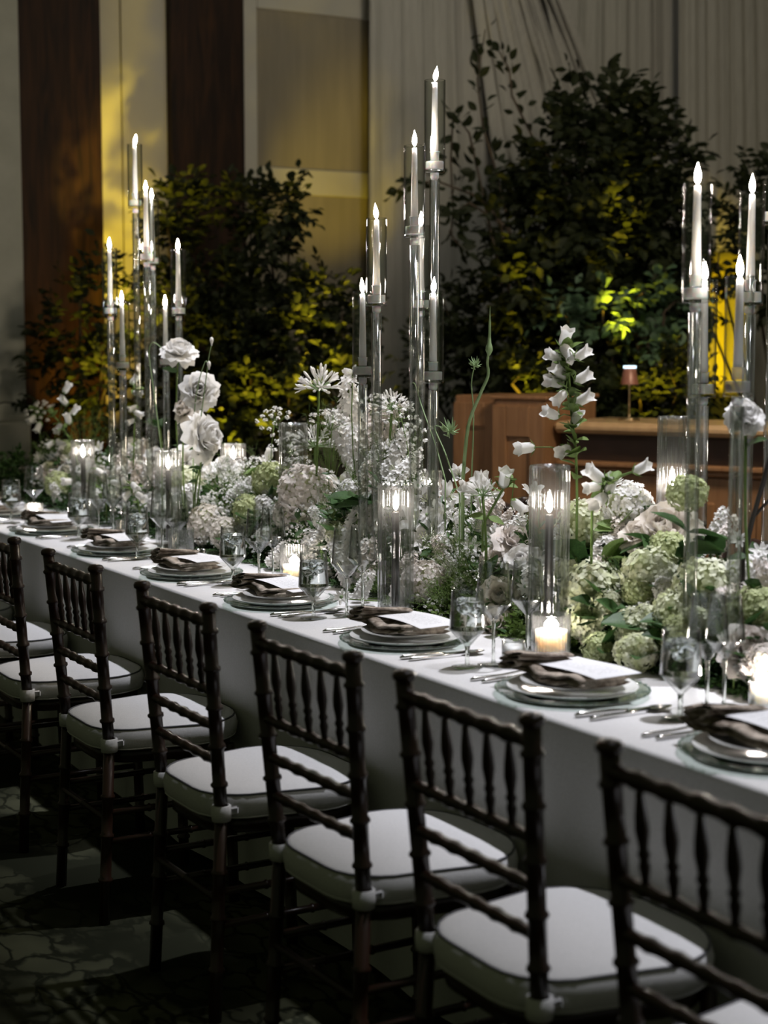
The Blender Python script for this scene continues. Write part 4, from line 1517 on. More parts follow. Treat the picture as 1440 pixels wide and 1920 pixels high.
def hyd_mesh(m, seed, n=150):
    rr = random.Random(seed)
    mb = MB()
    ga = PI * (3 - math.sqrt(5))
    lump = [(V((rr.uniform(-1, 1), rr.uniform(-1, 1), rr.uniform(-0.3, 1))).normalized(), rr.uniform(0.03, 0.14)) for _ in range(7)]
    for k in range(n):
        z = 1 - 1.62 * (k + 0.5) / n
        r = math.sqrt(max(0, 1 - z * z))
        u = V((r * math.cos(ga * k), r * math.sin(ga * k), z))
        k2 = 0.86 + sum(a * max(0, u.dot(l)) ** 6 for l, a in lump)
        c = V((u.x, u.y, u.z * 0.86)) * 0.44 * k2 + V((rr.uniform(-1, 1), rr.uniform(-1, 1), rr.uniform(-1, 1))) * 0.02
        nn = u + V((rr.uniform(-1, 1), rr.uniform(-1, 1), rr.uniform(-1, 1))) * 0.35
        floret(mb, c, nn, 0.070 * rr.uniform(0.8, 1.2), rr, 4, 0.22, 0.95)
    return mb.mesh('florets', m, False)


HYD = {m_: [hyd_mesh(m_, 60 + i) for i in range(3)] for m_ in ('petal_white', 'petal_lime', 'petal_green', 'petal_blush', 'petal_cream')}
HYD_CORE = MB().lathe([(0.0, -0.26), (0.2, -0.22), (0.32, -0.05), (0.33, 0.08), (0.2, 0.27), (0.0, 0.33)], 10).mesh('core', 'petal_green')


def hydrangea(px, py, size, m='petal_lime', y=None, kind='lime white hydrangea', leaves=2, up=0.5):
    rr = random.Random(int(px * 5 + py))
    p = head(px, py, y)
    s = size * depth(p) / FPX * 1.34
    f = facing(p, rr, 0.7, up, 0.35)
    root, h, pts = stemmed('hydrangea', whereabouts(kind, px, py), 'hydrangea', p, 'hydrangea heads', rr, 0.004, fdir=f)
    q = f.to_track_quat('Z', 'Y')
    part('florets', HYD[m][rr.randrange(3)], root, h, q, s, kind='stuff')
    part('core', HYD_CORE, root, h, q, s)
    add_leaves(root, pts, rr, leaves, 0.085, 'leaf_green', 0.6)


# bells
def bell_mesh(m='petal_white'):
    mb = MB()
    prof = [(0.10, 0.0), (0.30, 0.06), (0.42, 0.22), (0.45, 0.5), (0.45, 0.75), (0.52, 0.92), (0.62, 1.0)]
    seg = 20
    vs, fs = [], []
    for i, (r, z) in enumerate(prof):
        for k in range(seg):
            a = 2 * PI * k / seg
            l = 1 + (0.08 * math.cos(5 * a) if i >= 5 else 0)
            vs.append((r * l * math.cos(a) * 0.62, r * l * math.sin(a) * 0.62, z + (0.07 * math.cos(5 * a) if i == 6 else 0)))
    for i in range(len(prof) - 1):
        for k in range(seg):
            k2 = (k + 1) % seg
            fs.append((i * seg + k, i * seg + k2, (i + 1) * seg + k2, (i + 1) * seg + k))
    fs.append(tuple(range(seg))[::-1])
    return mb.add(vs, fs).mesh('bell', m)


ME_BELL = bell_mesh()
ME_BCALYX = MB()
for k in range(5):
    a = 2 * PI * k / 5
    ME_BCALYX.add([(0, 0, -0.1), (0.26 * math.cos(a - .5), 0.26 * math.sin(a - .5), 0.10), (0.48 * math.cos(a), 0.48 * math.sin(a), 0.34), (0.26 * math.cos(a + .5), 0.26 * math.sin(a + .5), 0.10)], [(0, 1, 2, 3)])
ME_BCALYX = ME_BCALYX.mesh('calyx', 'stem_green')


def bellflower(stem_px, bells, y, kind, base=None, size=34, leaves=5):
    """stem_px: path of pixels bottom to tip; bells: (px,py,dir_px) heads"""
    rr = random.Random(int(stem_px[0][0] * 3 + stem_px[-1][1]))
    pts = [at(a, b, y=y) for a, b in stem_px]
    base = V((pts[0].x, pts[0].y, TZ + 0.002)) if base is None else base
    mid = stem_px[len(stem_px) // 2]
    root = thing('bellflower', whereabouts(kind, *mid), 'bellflower', base, 0, 'white bellflowers')
    loc = [V((0, 0, 0))] + [p - base for p in pts]
    part('stem', MB().tube(loc, [0.0035] * (len(loc) - 1) + [0.002], 6).mesh('stem', 'stem_green'), root)
    for (bx, by, dx, dy) in bells:
        p = at(bx, by, y=y - 0.01 + rr.uniform(-0.02, 0.02))
        s = size * depth(p) / FPX * rr.uniform(0.9, 1.1)
        d = (RT * dx - UP * dy + (CAM - p).normalized() * rr.uniform(0.2, 0.7)).normalized()
        # nearest stem point for the little stalk
        best = min(loc[1:], key=lambda v: (v - (p - base)).length)
        q0 = p - base - d * s * 0.5
        part('stalk', MB().tube([best, best.lerp(q0, 0.6) + V((0, 0, 0.006)), q0], 0.0015, 5).mesh('stalk', 'stem_green'), root)
        q = d.to_track_quat('Z', 'Y')
        b = part('bell', ME_BELL, root, q0, q, s)
        part('calyx', ME_BCALYX, b)
    add_leaves(root, loc, rr, leaves, 0.04, 'leaf_mid', 0.3)


# umbels
def umbel_mesh(seed, rays=20, tiny=12, m='petal_white', flat=0.45):
    rr = random.Random(seed)
    mb = MB()
    st = MB()
    ga = PI * (3 - math.sqrt(5))
    for k in range(rays):
        r = math.sqrt((k + 0.5) / rays)
        c = V((0.5 * r * math.cos(ga * k), 0.5 * r * math.sin(ga * k), 0.38 - flat * 0.5 * r * r + rr.uniform(-0.03, 0.03)))
        st.tube([(0, 0, 0), c * 0.55 + V((0, 0, 0.04)), c], [0.006, 0.005, 0.004], 3, False)
        for j in range(tiny):
            u = V((rr.gauss(0, 1), rr.gauss(0, 1), abs(rr.gauss(0, 0.6)))).normalized()
            floret(mb, c + u * 0.055 * rr.uniform(0.6, 1.15), u + V((0, 0, 0.8)), 0.026, rr, 3, 0.1, 1.1)
    return mb.mesh('umbel', m, False), st.mesh('rays', 'stem_green')


UMB = [umbel_mesh(70 + i) for i in range(3)] + [umbel_mesh(77, 26, 8)]
UMB_MIST = [umbel_mesh(80, 26, 9, 'petal_mist')]


def lace(px, py, size, y=None, kind='white lace flower umbel', dirv=None, dense=False):
    rr = random.Random(int(px * 9 + py))
    p = head(px, py, y)
    s = size * depth(p) / FPX
    f = V(dirv).normalized() if dirv else facing(p, rr, 0.6, 0.8, 0.35)
    root, h, pts = stemmed('lace_flower', whereabouts(kind, px, py), 'lace flower', p, 'white lace flowers', rr, 0.0016, fdir=f)
    q = f.to_track_quat('Z', 'Y')
    a, b = UMB[rr.randrange(4)]
    h2 = h - f * s * 0.36
    part('umbel', a, root, h2, q, s, kind='stuff')
    part('rays', b, root, h2, q, s, kind='stuff')
    return root


# flower spikes (larkspur, stock)
def spike_mesh(seed, n=64, m='petal_white', fs=0.090, wid=0.16, taper_=0.5):
    rr = random.Random(seed)
    mb = MB()
    ga = PI * (3 - math.sqrt(5))
    for k in range(n):
        t = (k + 0.5) / n
        r = wid * (1 - taper_ * t ** 2)
        a = ga * k + rr.uniform(-0.3, 0.3)
        u = V((math.cos(a), math.sin(a), 0.35 + 0.5 * t))
        c = V((r * math.cos(a), r * math.sin(a), t)) * 1.0
        floret(mb, c, u + V((rr.uniform(-.4, .4), rr.uniform(-.4, .4), 0)), fs * (1 - 0.45 * t * t) * rr.uniform(0.8, 1.2), rr, 5, 0.3, 0.8)
        if k % 2 == 0:
            floret(mb, c * 0.85 + V((0, 0, 0.15 * t)), u, fs * 0.6, rr, 4, 0.7, 0.8)
    return mb.mesh('florets', m, False)


SPIKE = {m_: [spike_mesh(90 + i, m=m_) for i in range(2)] + [spike_mesh(95, 48, m_, 0.12, 0.20, 0.4)] for m_ in ('petal_white', 'petal_blush', 'petal_mist')}


def spike(px, py, length, ang, m='petal_white', y=None, kind='white larkspur spike', v=None, fat=1.0):
    """px,py: centre of the spike; ang: degrees clockwise from upright in the picture plane"""
    rr = random.Random(int(px * 13 + py))
    yy = y if y is not None else ypl(px, py)
    pc = head(px, py, yy)
    k = depth(pc) / FPX
    L = length * k * rr.uniform(0.7, 0.95)
    a = math.radians(ang * 1.7 + rr.uniform(-14, 14))
    ax = (UP * math.cos(a) + RT * math.sin(a) - FW * rr.uniform(-0.1, 0.3)).normalized()
    p0 = pc - ax * L * 0.5
    if p0.z < TZ + 0.012:
        p0.z = TZ + 0.012
    root, h, pts = stemmed('flower_spike', whereabouts(kind, px, py), 'flower spike', p0, 'white flower spikes', rr, 0.0025, fdir=None, bend=0.02)
    q = ax.to_track_quat('Z', 'Y')
    part('axis', MB().tube([(0, 0, 0), (0, 0, 1)], [0.010, 0.004], 5).mesh('axis', 'stem_green'), root, h, q, L)
    part('florets', SPIKE[m][rr.randrange(3) if v is None else v], root, h, q, (L * fat, L * fat, L), kind='stuff')
    return root


# lilies / alstroemeria: six free petals
LILY = [petal_mesh(0.17, 0.60, 0.07, 0.10, 0.22, 0.02, 'petal_white', 31, 0.8), petal_mesh(0.15, 0.58, 0.08, 0.08, 0.16, 0.02, 'petal_white', 32, 0.82)]
STAMEN = MB()
for k in range(6):
    a = k * PI / 3
    STAMEN.tube([(0, 0, 0.05), (0.05 * math.cos(a), 0.05 * math.sin(a), 0.3), (0.12 * math.cos(a), 0.12 * math.sin(a), 0.46)], [0.01, 0.008, 0.014], 4)
STAMEN = STAMEN.mesh('stamens', 'petal_lime')


def lily(px, py, size, y=None, kind='white alstroemeria bloom', openness=0.7, dirv=None):
    rr = random.Random(int(px * 17 + py))
    p = head(px, py, y)
    s = size * depth(p) / FPX
    f = V(dirv).normalized() if dirv else facing(p, rr, 0.7, 0.5, 0.5)
    root, h, pts = stemmed('alstroemeria', whereabouts(kind, px, py), 'alstroemeria', p, 'white alstroemeria', rr, 0.002, fdir=f)
    q = f.to_track_quat('Z', 'Y')
    c0 = h - f * s * 0.25
    add_petals(root, c0, q, s, 'petal_white', [(3, openness * 0.8, 0.02, 0, LILY, 1.0), (3, openness, 0.02, -0.01, LILY, 1.05)], rr)
    part('stamens', STAMEN, root, c0, q, s)


# daisies (love-in-a-mist) : many narrow petals
DAISY = [petal_mesh(0.09, 0.46, 0.02, 0.03, 0.05, 0.01, 'petal_white', 41, 0.75)]
ME_EYE = MB().lathe([(0.10, 0.0), (0.11, 0.05), (0.06, 0.12), (0.0, 0.14)], 10).mesh('eye', 'scape_green')


def daisy(px, py, size, y=None, kind='white starry blossom'):
    rr = random.Random(int(px * 19 + py))
    p = head(px, py, y)
    s = size * depth(p) / FPX
    f = facing(p, rr, 1.0, 0.3, 0.25)
    root, h, pts = stemmed('star_blossom', whereabouts(kind, px, py), 'flower', p, 'white star blossoms', rr, 0.0018, fdir=f)
    q = f.to_track_quat('Z', 'Y')
    add_petals(root, h, q, s, 'petal_white', [(8, 1.25, 0.05, 0.0, DAISY, 1.0), (6, 0.95, 0.04, 0.02, DAISY, 0.8)], rr)
    part('eye', ME_EYE, root, h, q, s)


# agapanthus: buds and trumpets on rays
ME_BUD = MB().tube([(0, 0, 0), (0, 0, 0.25), (0, 0, 0.55), (0, 0, 0.85), (0, 0, 1.0)], [0.05, 0.08, 0.15, 0.14, 0.03], 7).mesh('bud', 'petal_white')
TR = MB()
for k in range(6):
    a = k * PI / 3
    TR.add([(0.04 * math.cos(a - .5), 0.04 * math.sin(a - .5), 0.0), (0.04 * math.cos(a + .5), 0.04 * math.sin(a + .5), 0.0), (0.16 * math.cos(a + .45), 0.16 * math.sin(a + .45), 0.5),
            (0.42 * math.cos(a + .18), 0.42 * math.sin(a + .18), 0.92), (0.52 * math.cos(a), 0.52 * math.sin(a), 1.0), (0.42 * math.cos(a - .18), 0.42 * math.sin(a - .18), 0.92), (0.16 * math.cos(a - .45), 0.16 * math.sin(a - .45), 0.5)],
           [(0, 1, 2, 6), (6, 2, 3, 5), (5, 3, 4)])
ME_TRUMPET = TR.mesh('trumpet', 'petal_white')


def agapanthus(px, py, size, y, base_px, kind, n=34):
    rr = random.Random(int(px + py))
    p = at(px, py, y=y)
    s = size * depth(p) / FPX
    b = at(*base_px, y=y)
    base = V((b.x, b.y, TZ + 0.002))
    root, h, pts = stemmed('agapanthus', whereabouts(kind, px, py - 30), 'agapanthus', p, 'white agapanthus', rr, 0.0042, 'stem_green', base=base, bend=0.01)
    ga = PI * (3 - math.sqrt(5))
    rays = MB()
    for k in range(n):
        z = 1 - 1.15 * (k + 0.5) / n
        r = math.sqrt(max(0, 1 - z * z))
        u = (V((r * math.cos(ga * k), r * math.sin(ga * k), z)) + V((rr.uniform(-.2, .2), rr.uniform(-.2, .2), rr.uniform(-.2, .2)))).normalized()
        L = s * 0.27 * rr.uniform(0.8, 1.15)
        rays.tube([(0, 0, 0), u * L * 0.6, u * L], 0.0012, 4, False)
        q = u.to_track_quat('Z', 'Y')
        if rr.random() < 0.28:
            part('trumpet', ME_TRUMPET, root, h + u * L, q, s * 0.24)
        else:
            part('bud', ME_BUD, root, h + u * L, q, (s * 0.20, s * 0.20, s * 0.27))
    part('rays', rays.mesh('rays', 'scape_green'), root, h)


def scape(path, y, kind, r=0.0035, bud=True, m='scape_green', hairs=False):
    pts = [at(a, b, y=y) for a, b in path]
    base = V((pts[0].x, pts[0].y, TZ + 0.002))
    sm = []
    for i in range(len(pts) - 1):
        p0, p1, p2, p3 = pts[max(0, i - 1)], pts[i], pts[i + 1], pts[min(len(pts) - 1, i + 2)]
        for k in range(5):
            t = k / 5
            sm.append(0.5 * ((2 * p1) + (p2 - p0) * t + (2 * p0 - 5 * p1 + 4 * p2 - p3) * t * t + (3 * p1 - p0 - 3 * p2 + p3) * t ** 3) - base)
    sm.append(pts[-1] - base)
    n = len(sm)
    mid = path[len(path) // 2]
    root = thing('garlic_scape' if bud else 'curved_stem', whereabouts(kind, *mid), 'scape', base, 0, 'curling green scapes')
    part('stem', MB().tube([V((0, 0, 0))] + sm, [r] + [r * (1 - 0.45 * i / n) for i in range(n)], 7).mesh('stem', m), root)
    return root, sm, base


# ---- tall accents
scape([(868, 900), (878, 800), (900, 740), (915, 705), (914, 680), (917, 655)], 0.96, 'thick curling green scape', 0.0052)
rt, sm, b0 = scape([(884, 900), (888, 780), (884, 720), (890, 685)], 1.00, 'slim straight scape with a spidery bud', 0.0022)
hair = MB()
rr = random.Random(9)
for k in range(26):
    u = V((rr.gauss(0, 1), rr.gauss(0, 1), rr.gauss(0.15, 0.9))).normalized()
    hair.tube([(0, 0, 0), u * 0.010, u * rr.uniform(0.012, 0.024) + V((rr.uniform(-.004, .004), 0, rr.uniform(0.0, 0.012)))], [0.0022, 0.0015, 0.0004], 4, False)
ME_HAIR = hair.mesh('spidery_bud', 'scape_green')
part('spidery_bud', ME_HAIR, rt, sm[-1])
q_ = at(917, 655, y=0.96)
BUD = MB().lathe([(0.003, -0.004), (0.006, 0.002), (0.0095, 0.010), (0.0085, 0.018), (0.005, 0.028), (0.0035, 0.045), (0.003, 0.075), (0.0012, 0.105), (0.0, 0.125)], 12)
ob = [o for o in bpy.data.objects if o.name.startswith('garlic_scape')][0]
part('bud', BUD.mesh('bud', 'scape_green'), ob, q_ - ob.location + V((0, 0, -0.012)), (0, 0.03, 0))
rt, sm, b0 = scape([(835, 900), (815, 830), (790, 760), (778, 720), (768, 722)], 1.00, 'thin arching stem with a nodding bud', 0.0022)
rt, sm, b0 = scape([(862, 930), (835, 850), (815, 800), (842, 808)], 0.92, 'thin stem ending in a hairy green pod', 0.0022)
part('spidery_bud', ME_HAIR, rt, sm[-1], None, 1.5)
for pth, nm in (([(366, 905), (375, 800), (385, 720), (392, 668), (397, 645)], 'tall hair thin stem with a tiny green bud'),
                ([(362, 900), (364, 780), (372, 720), (385, 678), (392, 690)], 'thin stem bent over at its tip'),
                ([(303, 850), (292, 760), (280, 670), (285, 643), (300, 650), (308, 665)], 'thin looping stem beside the tall roses')):
    rt, sm, b0 = scape(pth, 0.90, nm, 0.0024)
    part('bud', ME_BUD, rt, sm[-1] - V((0, 0, 0.006)), None, (0.045, 0.045, 0.03))
agapanthus(598, 730, 88, 1.02, (592, 900), 'tall white agapanthus head', 36)
agapanthus(590, 838, 84, 1.10, (590, 930), 'lower agapanthus head of pale buds', 26)
agapanthus(735, 768, 76, 1.08, (725, 920), 'agapanthus head of upright pale buds', 22)
agapanthus(905, 930, 66, 0.90, (905, 1060), 'open white agapanthus head', 20)

bellflower([(1082, 930), (1080, 850), (1072, 780), (1066, 700), (1062, 650)],
           [(1060, 634, 0.3, -1), (1064, 660, 0.5, 0.6), (1092, 664, 0.9, -0.6), (1040, 668, -0.9, -0.3), (1050, 698, -0.5, -0.5), (1093, 708, 0.9, -0.5), (1041, 716, -0.9, -0.2),
            (1051, 744, -0.5, 0.5), (1095, 748, 0.9, -0.5), (1034, 776, -0.9, -0.4), (1080, 786, 0.2, -0.6), (986, 840, -1, 0.1), (1058, 844, -0.4, 0.2)], 0.98, 'tall spire of white bells', size=35, leaves=44)
bellflower([(1110, 960), (1130, 915), (1165, 892), (1185, 885)],
           [(1203, 878, 1, -0.5), (1116, 890, -0.8, -0.6), (1113, 913, -1, 0.2), (1146, 908, 0.3, -0.8), (1124, 938, -0.5, 0.4)], 0.93, 'leaning spray of white bells', size=37, leaves=7)
bellflower([(905, 985), (930, 940), (950, 905), (965, 900)],
           [(946, 898, 0.2, -1), (905, 905, -0.6, -0.6), (972, 948, 0.7, 0.6), (880, 915, -0.9, -0.2)], 0.93, 'short spray of white bells', size=36, leaves=8)
bellflower([(150, 880), (135, 830), (110, 790), (90, 770), (60, 765)],
           [(125, 728, 0.5, -0.9), (110, 802, -0.4, 0.6), (60, 785, -0.7, 0.6), (72, 800, -0.4, 0.9), (120, 752, -0.5, -0.6), (128, 786, -0.2, -0.8), (140, 770, 0.5, -0.7), (95, 832, -0.8, 0.6), (112, 830, 0.5, 0.4)], 1.0, 'wide spray of white bells', size=20, leaves=16)
bellflower([(250, 880), (252, 800), (255, 760), (252, 720)],
           [(251, 713, 0.5, -0.6), (257, 737, 0.9, 0.2), (250, 765, -0.5, 0.2), (258, 775, 0.8, 0.4), (246, 790, -0.8, 0.4)], 1.0, 'upright spray of white bells', size=18, leaves=6)
bellflower([(200, 950), (190, 915), (150, 895)],
           [(128, 903, -1, 0), (215, 905, 0.5, 0.1), (160, 890, -0.3, -0.7), (165, 872, 0.2, -0.7), (186, 885, 0.5, 0.3)], 0.86, 'low spray of white bells', size=22, leaves=9)
bellflower([(262, 960), (255, 925), (245, 905)],
           [(252, 912, 0.3, 0.4), (230, 902, -0.3, -0.5), (238, 928, -0.6, 0.6), (262, 930, 0.7, 0.5)], 0.84, 'short cluster of white bells', size=22, leaves=8)

CD = (CAM - at(340, 700, y=.9)).normalized()
b_ros = at(345, 930, y=0.9)
for (px, py, sz, dv, m_) in ((335, 652, 54, CD * 0.35 + V((0.2, 0, 0.9)), 'petal_white'), (374, 731, 58, CD + V((0, 0, 0.25)), 'petal_white'), (346, 762, 48, CD * 0.5 + RT * -0.6 + V((0, 0, 0.5)), 'petal_cream'),
                            (392, 818, 74, CD * 0.30 + RT * 0.8 + V((0, 0, 0.15)), 'petal_white')):
    rose(px, py, sz, m_, 0.92, dv, 'tall standing ' + ('cream' if 'cream' in m_ else 'white') + ' rose', V((b_ros.x + (px - 345) * 0.0006, 0.92, TZ + 0.002)), 4)
for (px, py, sz, m_, k_) in ((362, 868, 66, 'petal_white', 'open white rose'), (335, 932, 50, 'petal_white', 'small white rose bud'), (293, 852, 34, 'petal_white', 'small round white rose'),
                             (425, 872, 44, 'petal_white', 'white rose half hidden'), (292, 940, 34, 'petal_white', 'small open white rose'),
                             (1245, 988, 104, 'petal_cream', 'big cream garden rose'), (1195, 1000, 60, 'petal_cream', 'cream rose petals half hidden'),
                             (968, 1010, 66, 'petal_blush', 'blush garden rose'), (978, 1052, 70, 'petal_white', 'ruffled white rose'), (932, 1050, 48, 'petal_blush', 'flat open blush rose'),
                             (935, 1120, 70, 'petal_cream', 'cream rose behind the goblet'), (770, 1105, 56, 'petal_blush', 'pale pink ruffled rose'),
                             (1405, 1212, 90, 'petal_blush', 'pale pink ruffled rose'), (1400, 775, 60, 'petal_white', 'white rose beside the near candles'), (185, 892, 30, 'petal_blush', 'small blush rose'),
                             (160, 880, 26, 'petal_white', 'small white rose'), (925, 1165, 60, 'petal_cream', 'low cream rose')):
    rose(px, py, sz, m_, 0.95 if py < 800 else None, None, k_)

for a in ((1177, 948, 84, 'petal_white', 'white hydrangea'), (1098, 984, 86, 'petal_lime', 'pale lime hydrangea'), (1112, 1115, 112, 'petal_lime', 'large lime white hydrangea'),
          (1142, 1140, 62, 'petal_lime', 'pale lime hydrangea'), (1100, 1165, 70, 'petal_lime', 'pale lime hydrangea'), (1222, 1075, 96, 'petal_lime', 'large lime white hydrangea'), (1200, 1112, 60, 'petal_green', 'green hydrangea'),
          (1270, 1145, 76, 'petal_lime', 'pale lime hydrangea'), (1275, 1190, 66, 'petal_green', 'green hydrangea'), (1188, 1180, 70, 'petal_lime', 'pale lime hydrangea'), (1195, 1225, 72, 'petal_lime', 'pale lime hydrangea'),
          (1126, 1218, 58, 'petal_green', 'green hydrangea'), (1330, 1105, 112, 'petal_lime', 'large lime white hydrangea'), (1300, 1160, 60, 'petal_lime', 'pale lime hydrangea'), (1290, 925, 66, 'petal_green', 'raised green hydrangea'),
          (1255, 1035, 72, 'petal_green', 'green hydrangea'), (1395, 1075, 70, 'petal_white', 'white hydrangea'), (1420, 1140, 80, 'petal_green', 'green hydrangea'), (1385, 1160, 60, 'petal_lime', 'pale lime hydrangea'),
          (575, 925, 96, 'petal_blush', 'large pinkish hydrangea'), (540, 965, 52, 'petal_blush', 'pinkish hydrangea'), (800, 1092, 78, 'petal_blush', 'pinkish white hydrangea'), (470, 960, 60, 'petal_green', 'pale green hydrangea'),
          (510, 900, 64, 'petal_green', 'green hydrangea'), (390, 985, 70, 'petal_cream', 'misty beige hydrangea'), (425, 1000, 56, 'petal_cream', 'misty beige hydrangea'), (110, 910, 46, 'petal_green', 'green hydrangea'),
          (250, 845, 46, 'petal_white', 'white hydrangea'), (1440, 1245, 70, 'petal_blush', 'pinkish white hydrangea'), (350, 905, 54, 'petal_lime', 'pale lime hydrangea'), (1068, 1075, 56, 'petal_lime', 'pale lime hydrangea')):
    hydrangea(a[0], a[1], a[2], a[3], 0.99 if a[:2] == (1290, 925) else None, a[4], leaves=3 if a[0] > 1000 else 1)

for a in ((655, 765, 130, -8), (690, 800, 120, 6), (670, 850, 130, -4), (720, 800, 120, 14), (640, 820, 110, -14), (700, 860, 100, 10), (745, 850, 120, 16), (690, 905, 110, 8), (668, 990, 100, 5),
          (700, 960, 90, -8), (625, 1010, 100, -12), (690, 1045, 100, 10), (640, 1085, 100, -12), (600, 1060, 90, -25), (605, 985, 90, -15), (655, 1035, 90, 0), (685, 1110, 80, 20), (760, 880, 90, 20),
          (270, 850, 80, 8), (240, 870, 80, -6), (255, 905, 80, 10), (215, 935, 60, -15), (275, 890, 70, 14), (225, 880, 70, -12), (1345, 995, 110, 4), (1362, 1000, 90, 10), (1395, 1110, 120, 35), (1412, 1060, 90, 30),
          (805, 925, 80, 8), (920, 960, 80, 12), (945, 975, 70, 20), (860, 990, 80, -5), (995, 1060, 60, 0), (500, 925, 60, -10), (1440, 1085, 90, -20)):
    m_ = 'petal_blush' if int(a[0]) % 3 == 0 else 'petal_white'
    spike(*a, m=m_, kind='white larkspur spike' if m_ == 'petal_white' else 'blush larkspur spike')

for a in ((515, 785, 72), (545, 828, 84), (625, 775, 96), (750, 770, 84), (765, 810, 90), (735, 840, 70), (438, 885, 90), (475, 870, 70), (455, 915, 90), (490, 900, 76), (415, 930, 80), (600, 885, 60), (520, 945, 70),
          (765, 850, 60), (860, 1005, 70), (845, 1045, 80), (800, 1020, 80), (890, 1075, 60), (550, 870, 70), (780, 900, 70), (72, 765, 60), (100, 860, 50), (170, 850, 44), (205, 865, 50), (385, 940, 64), (440, 955, 70), (700, 745, 60),
          (590, 950, 70), (635, 930, 60), (560, 1000, 60), (720, 900, 60), (870, 960, 64), (1010, 935, 50), (1160, 1000, 50), (1310, 1050, 60), (280, 930, 40), (320, 970, 50), (150, 930, 40), (825, 1130, 60), (480, 1010, 60), (530, 1030, 50)):
    lace(a[0], a[1], a[2], 1.05 if a[1] < 800 else None, kind='airy white lace umbel')

for a in ((800, 938, 60, .8), (780, 972, 66, .9), (830, 962, 60, 1.0), (860, 888, 50, .35), (815, 985, 56, .9), (905, 905, 50, .7), (885, 925, 50, .9), (845, 930, 54, .8), (795, 1010, 60, .9), (920, 945, 56, .8), (850, 1015, 50, .9),
          (780, 925, 50, .6), (900, 990, 50, .9), (940, 1000, 44, .8), (505, 860, 42, .8), (480, 890, 40, .8), (660, 700, 40, .6), (640, 900, 44, .8), (690, 955, 46, .8), (1000, 920, 44, .8), (740, 880, 44, .7)):
    lily(a[0], a[1], a[2], 0.99 if a[1] < 750 else None, openness=a[3])
for (px, py, sz, m_) in ((690, 945, 92, 'leaf_green'), (640, 960, 60, 'leaf_green'), (720, 925, 60, 'leaf_green'), (1095, 1050, 100, 'leaf_green'), (1060, 1035, 84, 'leaf_green'), (1140, 1055, 80, 'leaf_mid'),
                        (1225, 1020, 84, 'leaf_green'), (1345, 1035, 78, 'leaf_green'), (1160, 990, 60, 'leaf_mid'), (915, 1080, 70, 'leaf_green'), (465, 1010, 60, 'leaf_green'), (300, 800, 40, 'leaf_green'), (1160, 1150, 56, 'leaf_green'), (500, 880, 60, 'leaf_mid')):
    rr = random.Random(px + py)
    p = head(px, py, None)
    root, h, pts = stemmed('leaf_stem', whereabouts('broad green leaves', px, py), 'leaves', p, 'broad leaves among the flowers', rr, 0.0022)
    for k in range(3):
        d = (V((0, 0, rr.uniform(-0.3, 0.8))) + RT * rr.uniform(-1, 1) + (CAM - p).normalized() * rr.uniform(0.0, 0.5)).normalized()
        part('leaf', LEAF_ME[m_], root, h - d * 0.01, d.to_track_quat('Z', 'Y') @ Quaternion((0, 0, 1), rr.uniform(-0.7, 0.7)), sz * depth(p) / FPX * rr.uniform(0.8, 1.1))
for a in ((885, 1026, 44), (870, 935, 40), (925, 1010, 36), (540, 905, 30), (600, 1020, 34), (690, 1085, 36), (640, 1120, 34), (560, 1060, 28), (455, 980, 30), (300, 905, 26), (205, 910, 24), (1385, 1010, 36), (1425, 1035, 40), (985, 1100, 34), (860, 1100, 34), (180, 940, 24)):
    daisy(*a)

# ---- small filler blooms between the larger ones
rf = random.Random(77)
for k in range(120):
    px = 70 + (k + rf.random()) / 120 * 1360
    if rf.random() < 0.35:
        px = rf.uniform(70, 470)
    a_, b_ = interp(TOPL, px), interp(LOWL, px)
    py = a_ + (b_ - a_) * rf.uniform(0.06, 0.80)
    sc_ = 0.55 + 0.45 * px / 1440
    t_ = rf.random()
    px, py = round(px), round(py)
    if t_ < 0.40:
        spike(px, py, 76 * sc_, rf.uniform(-25, 25), m=rf.choice(['petal_white', 'petal_white', 'petal_blush']), kind='short white stock blossom', fat=1.7)
    elif t_ < 0.58:
        daisy(px, py, 40 * sc_, kind='little white star blossom')
    elif t_ < 0.80:
        lace(px, py, 76 * sc_, kind='small white lace umbel')
    elif t_ < 0.90:
        hydrangea(px, py, 50 * sc_, rf.choice(['petal_lime', 'petal_white', 'petal_green']), None, 'small pale hydrangea', leaves=2)
    else:
        lily(px, py, 46 * sc_, kind='small white alstroemeria')

# ---- beds of greenery under the flowers
def bed(label, px0, px1, m, size, dens, seed, fine=False, lift=0.0, yoff=0.0):
    rr = random.Random(seed)
    p_mid = at((px0 + px1) / 2, (interp(TOPL, (px0 + px1) / 2) + interp(LOWL, (px0 + px1) / 2)) / 2, y=0.97)
    base = V((p_mid.x, 0.97, TZ + 0.001))
    blobs = []
    px = px0
    while px <= px1:
        a, b = interp(TOPL, px), interp(LOWL, px)
        for t in ((0.5, 0.75) if not fine else (0.85, 1.0)):
            py = a + (b - a) * t
            yy = ypl(px, py) + (0.08 if fine else 0.13) + yoff
            c = at(px, py, y=yy)
            k = depth(c) / FPX
            rx = 42 * k
            blobs.append((c - base, (rx * 1.2, rx * (0.6 if fine else 1.0), (b - a) * (0.10 if fine else 0.22) * k), max(6, int(dens))))
        px += 30
    vs, q = leaf_cloud(blobs, size, 7, seed, 0.1)
    lowest = 0.003
    vs[:, 2] = np.maximum(vs[:, 2], lowest + NR.uniform(0, 0.004, len(vs)))
    root = thing('greenery', label, 'greenery', base, 0, 'beds of greenery along the table')
    part('foliage', np_mesh('foliage', vs, q, m), root, kind='stuff')


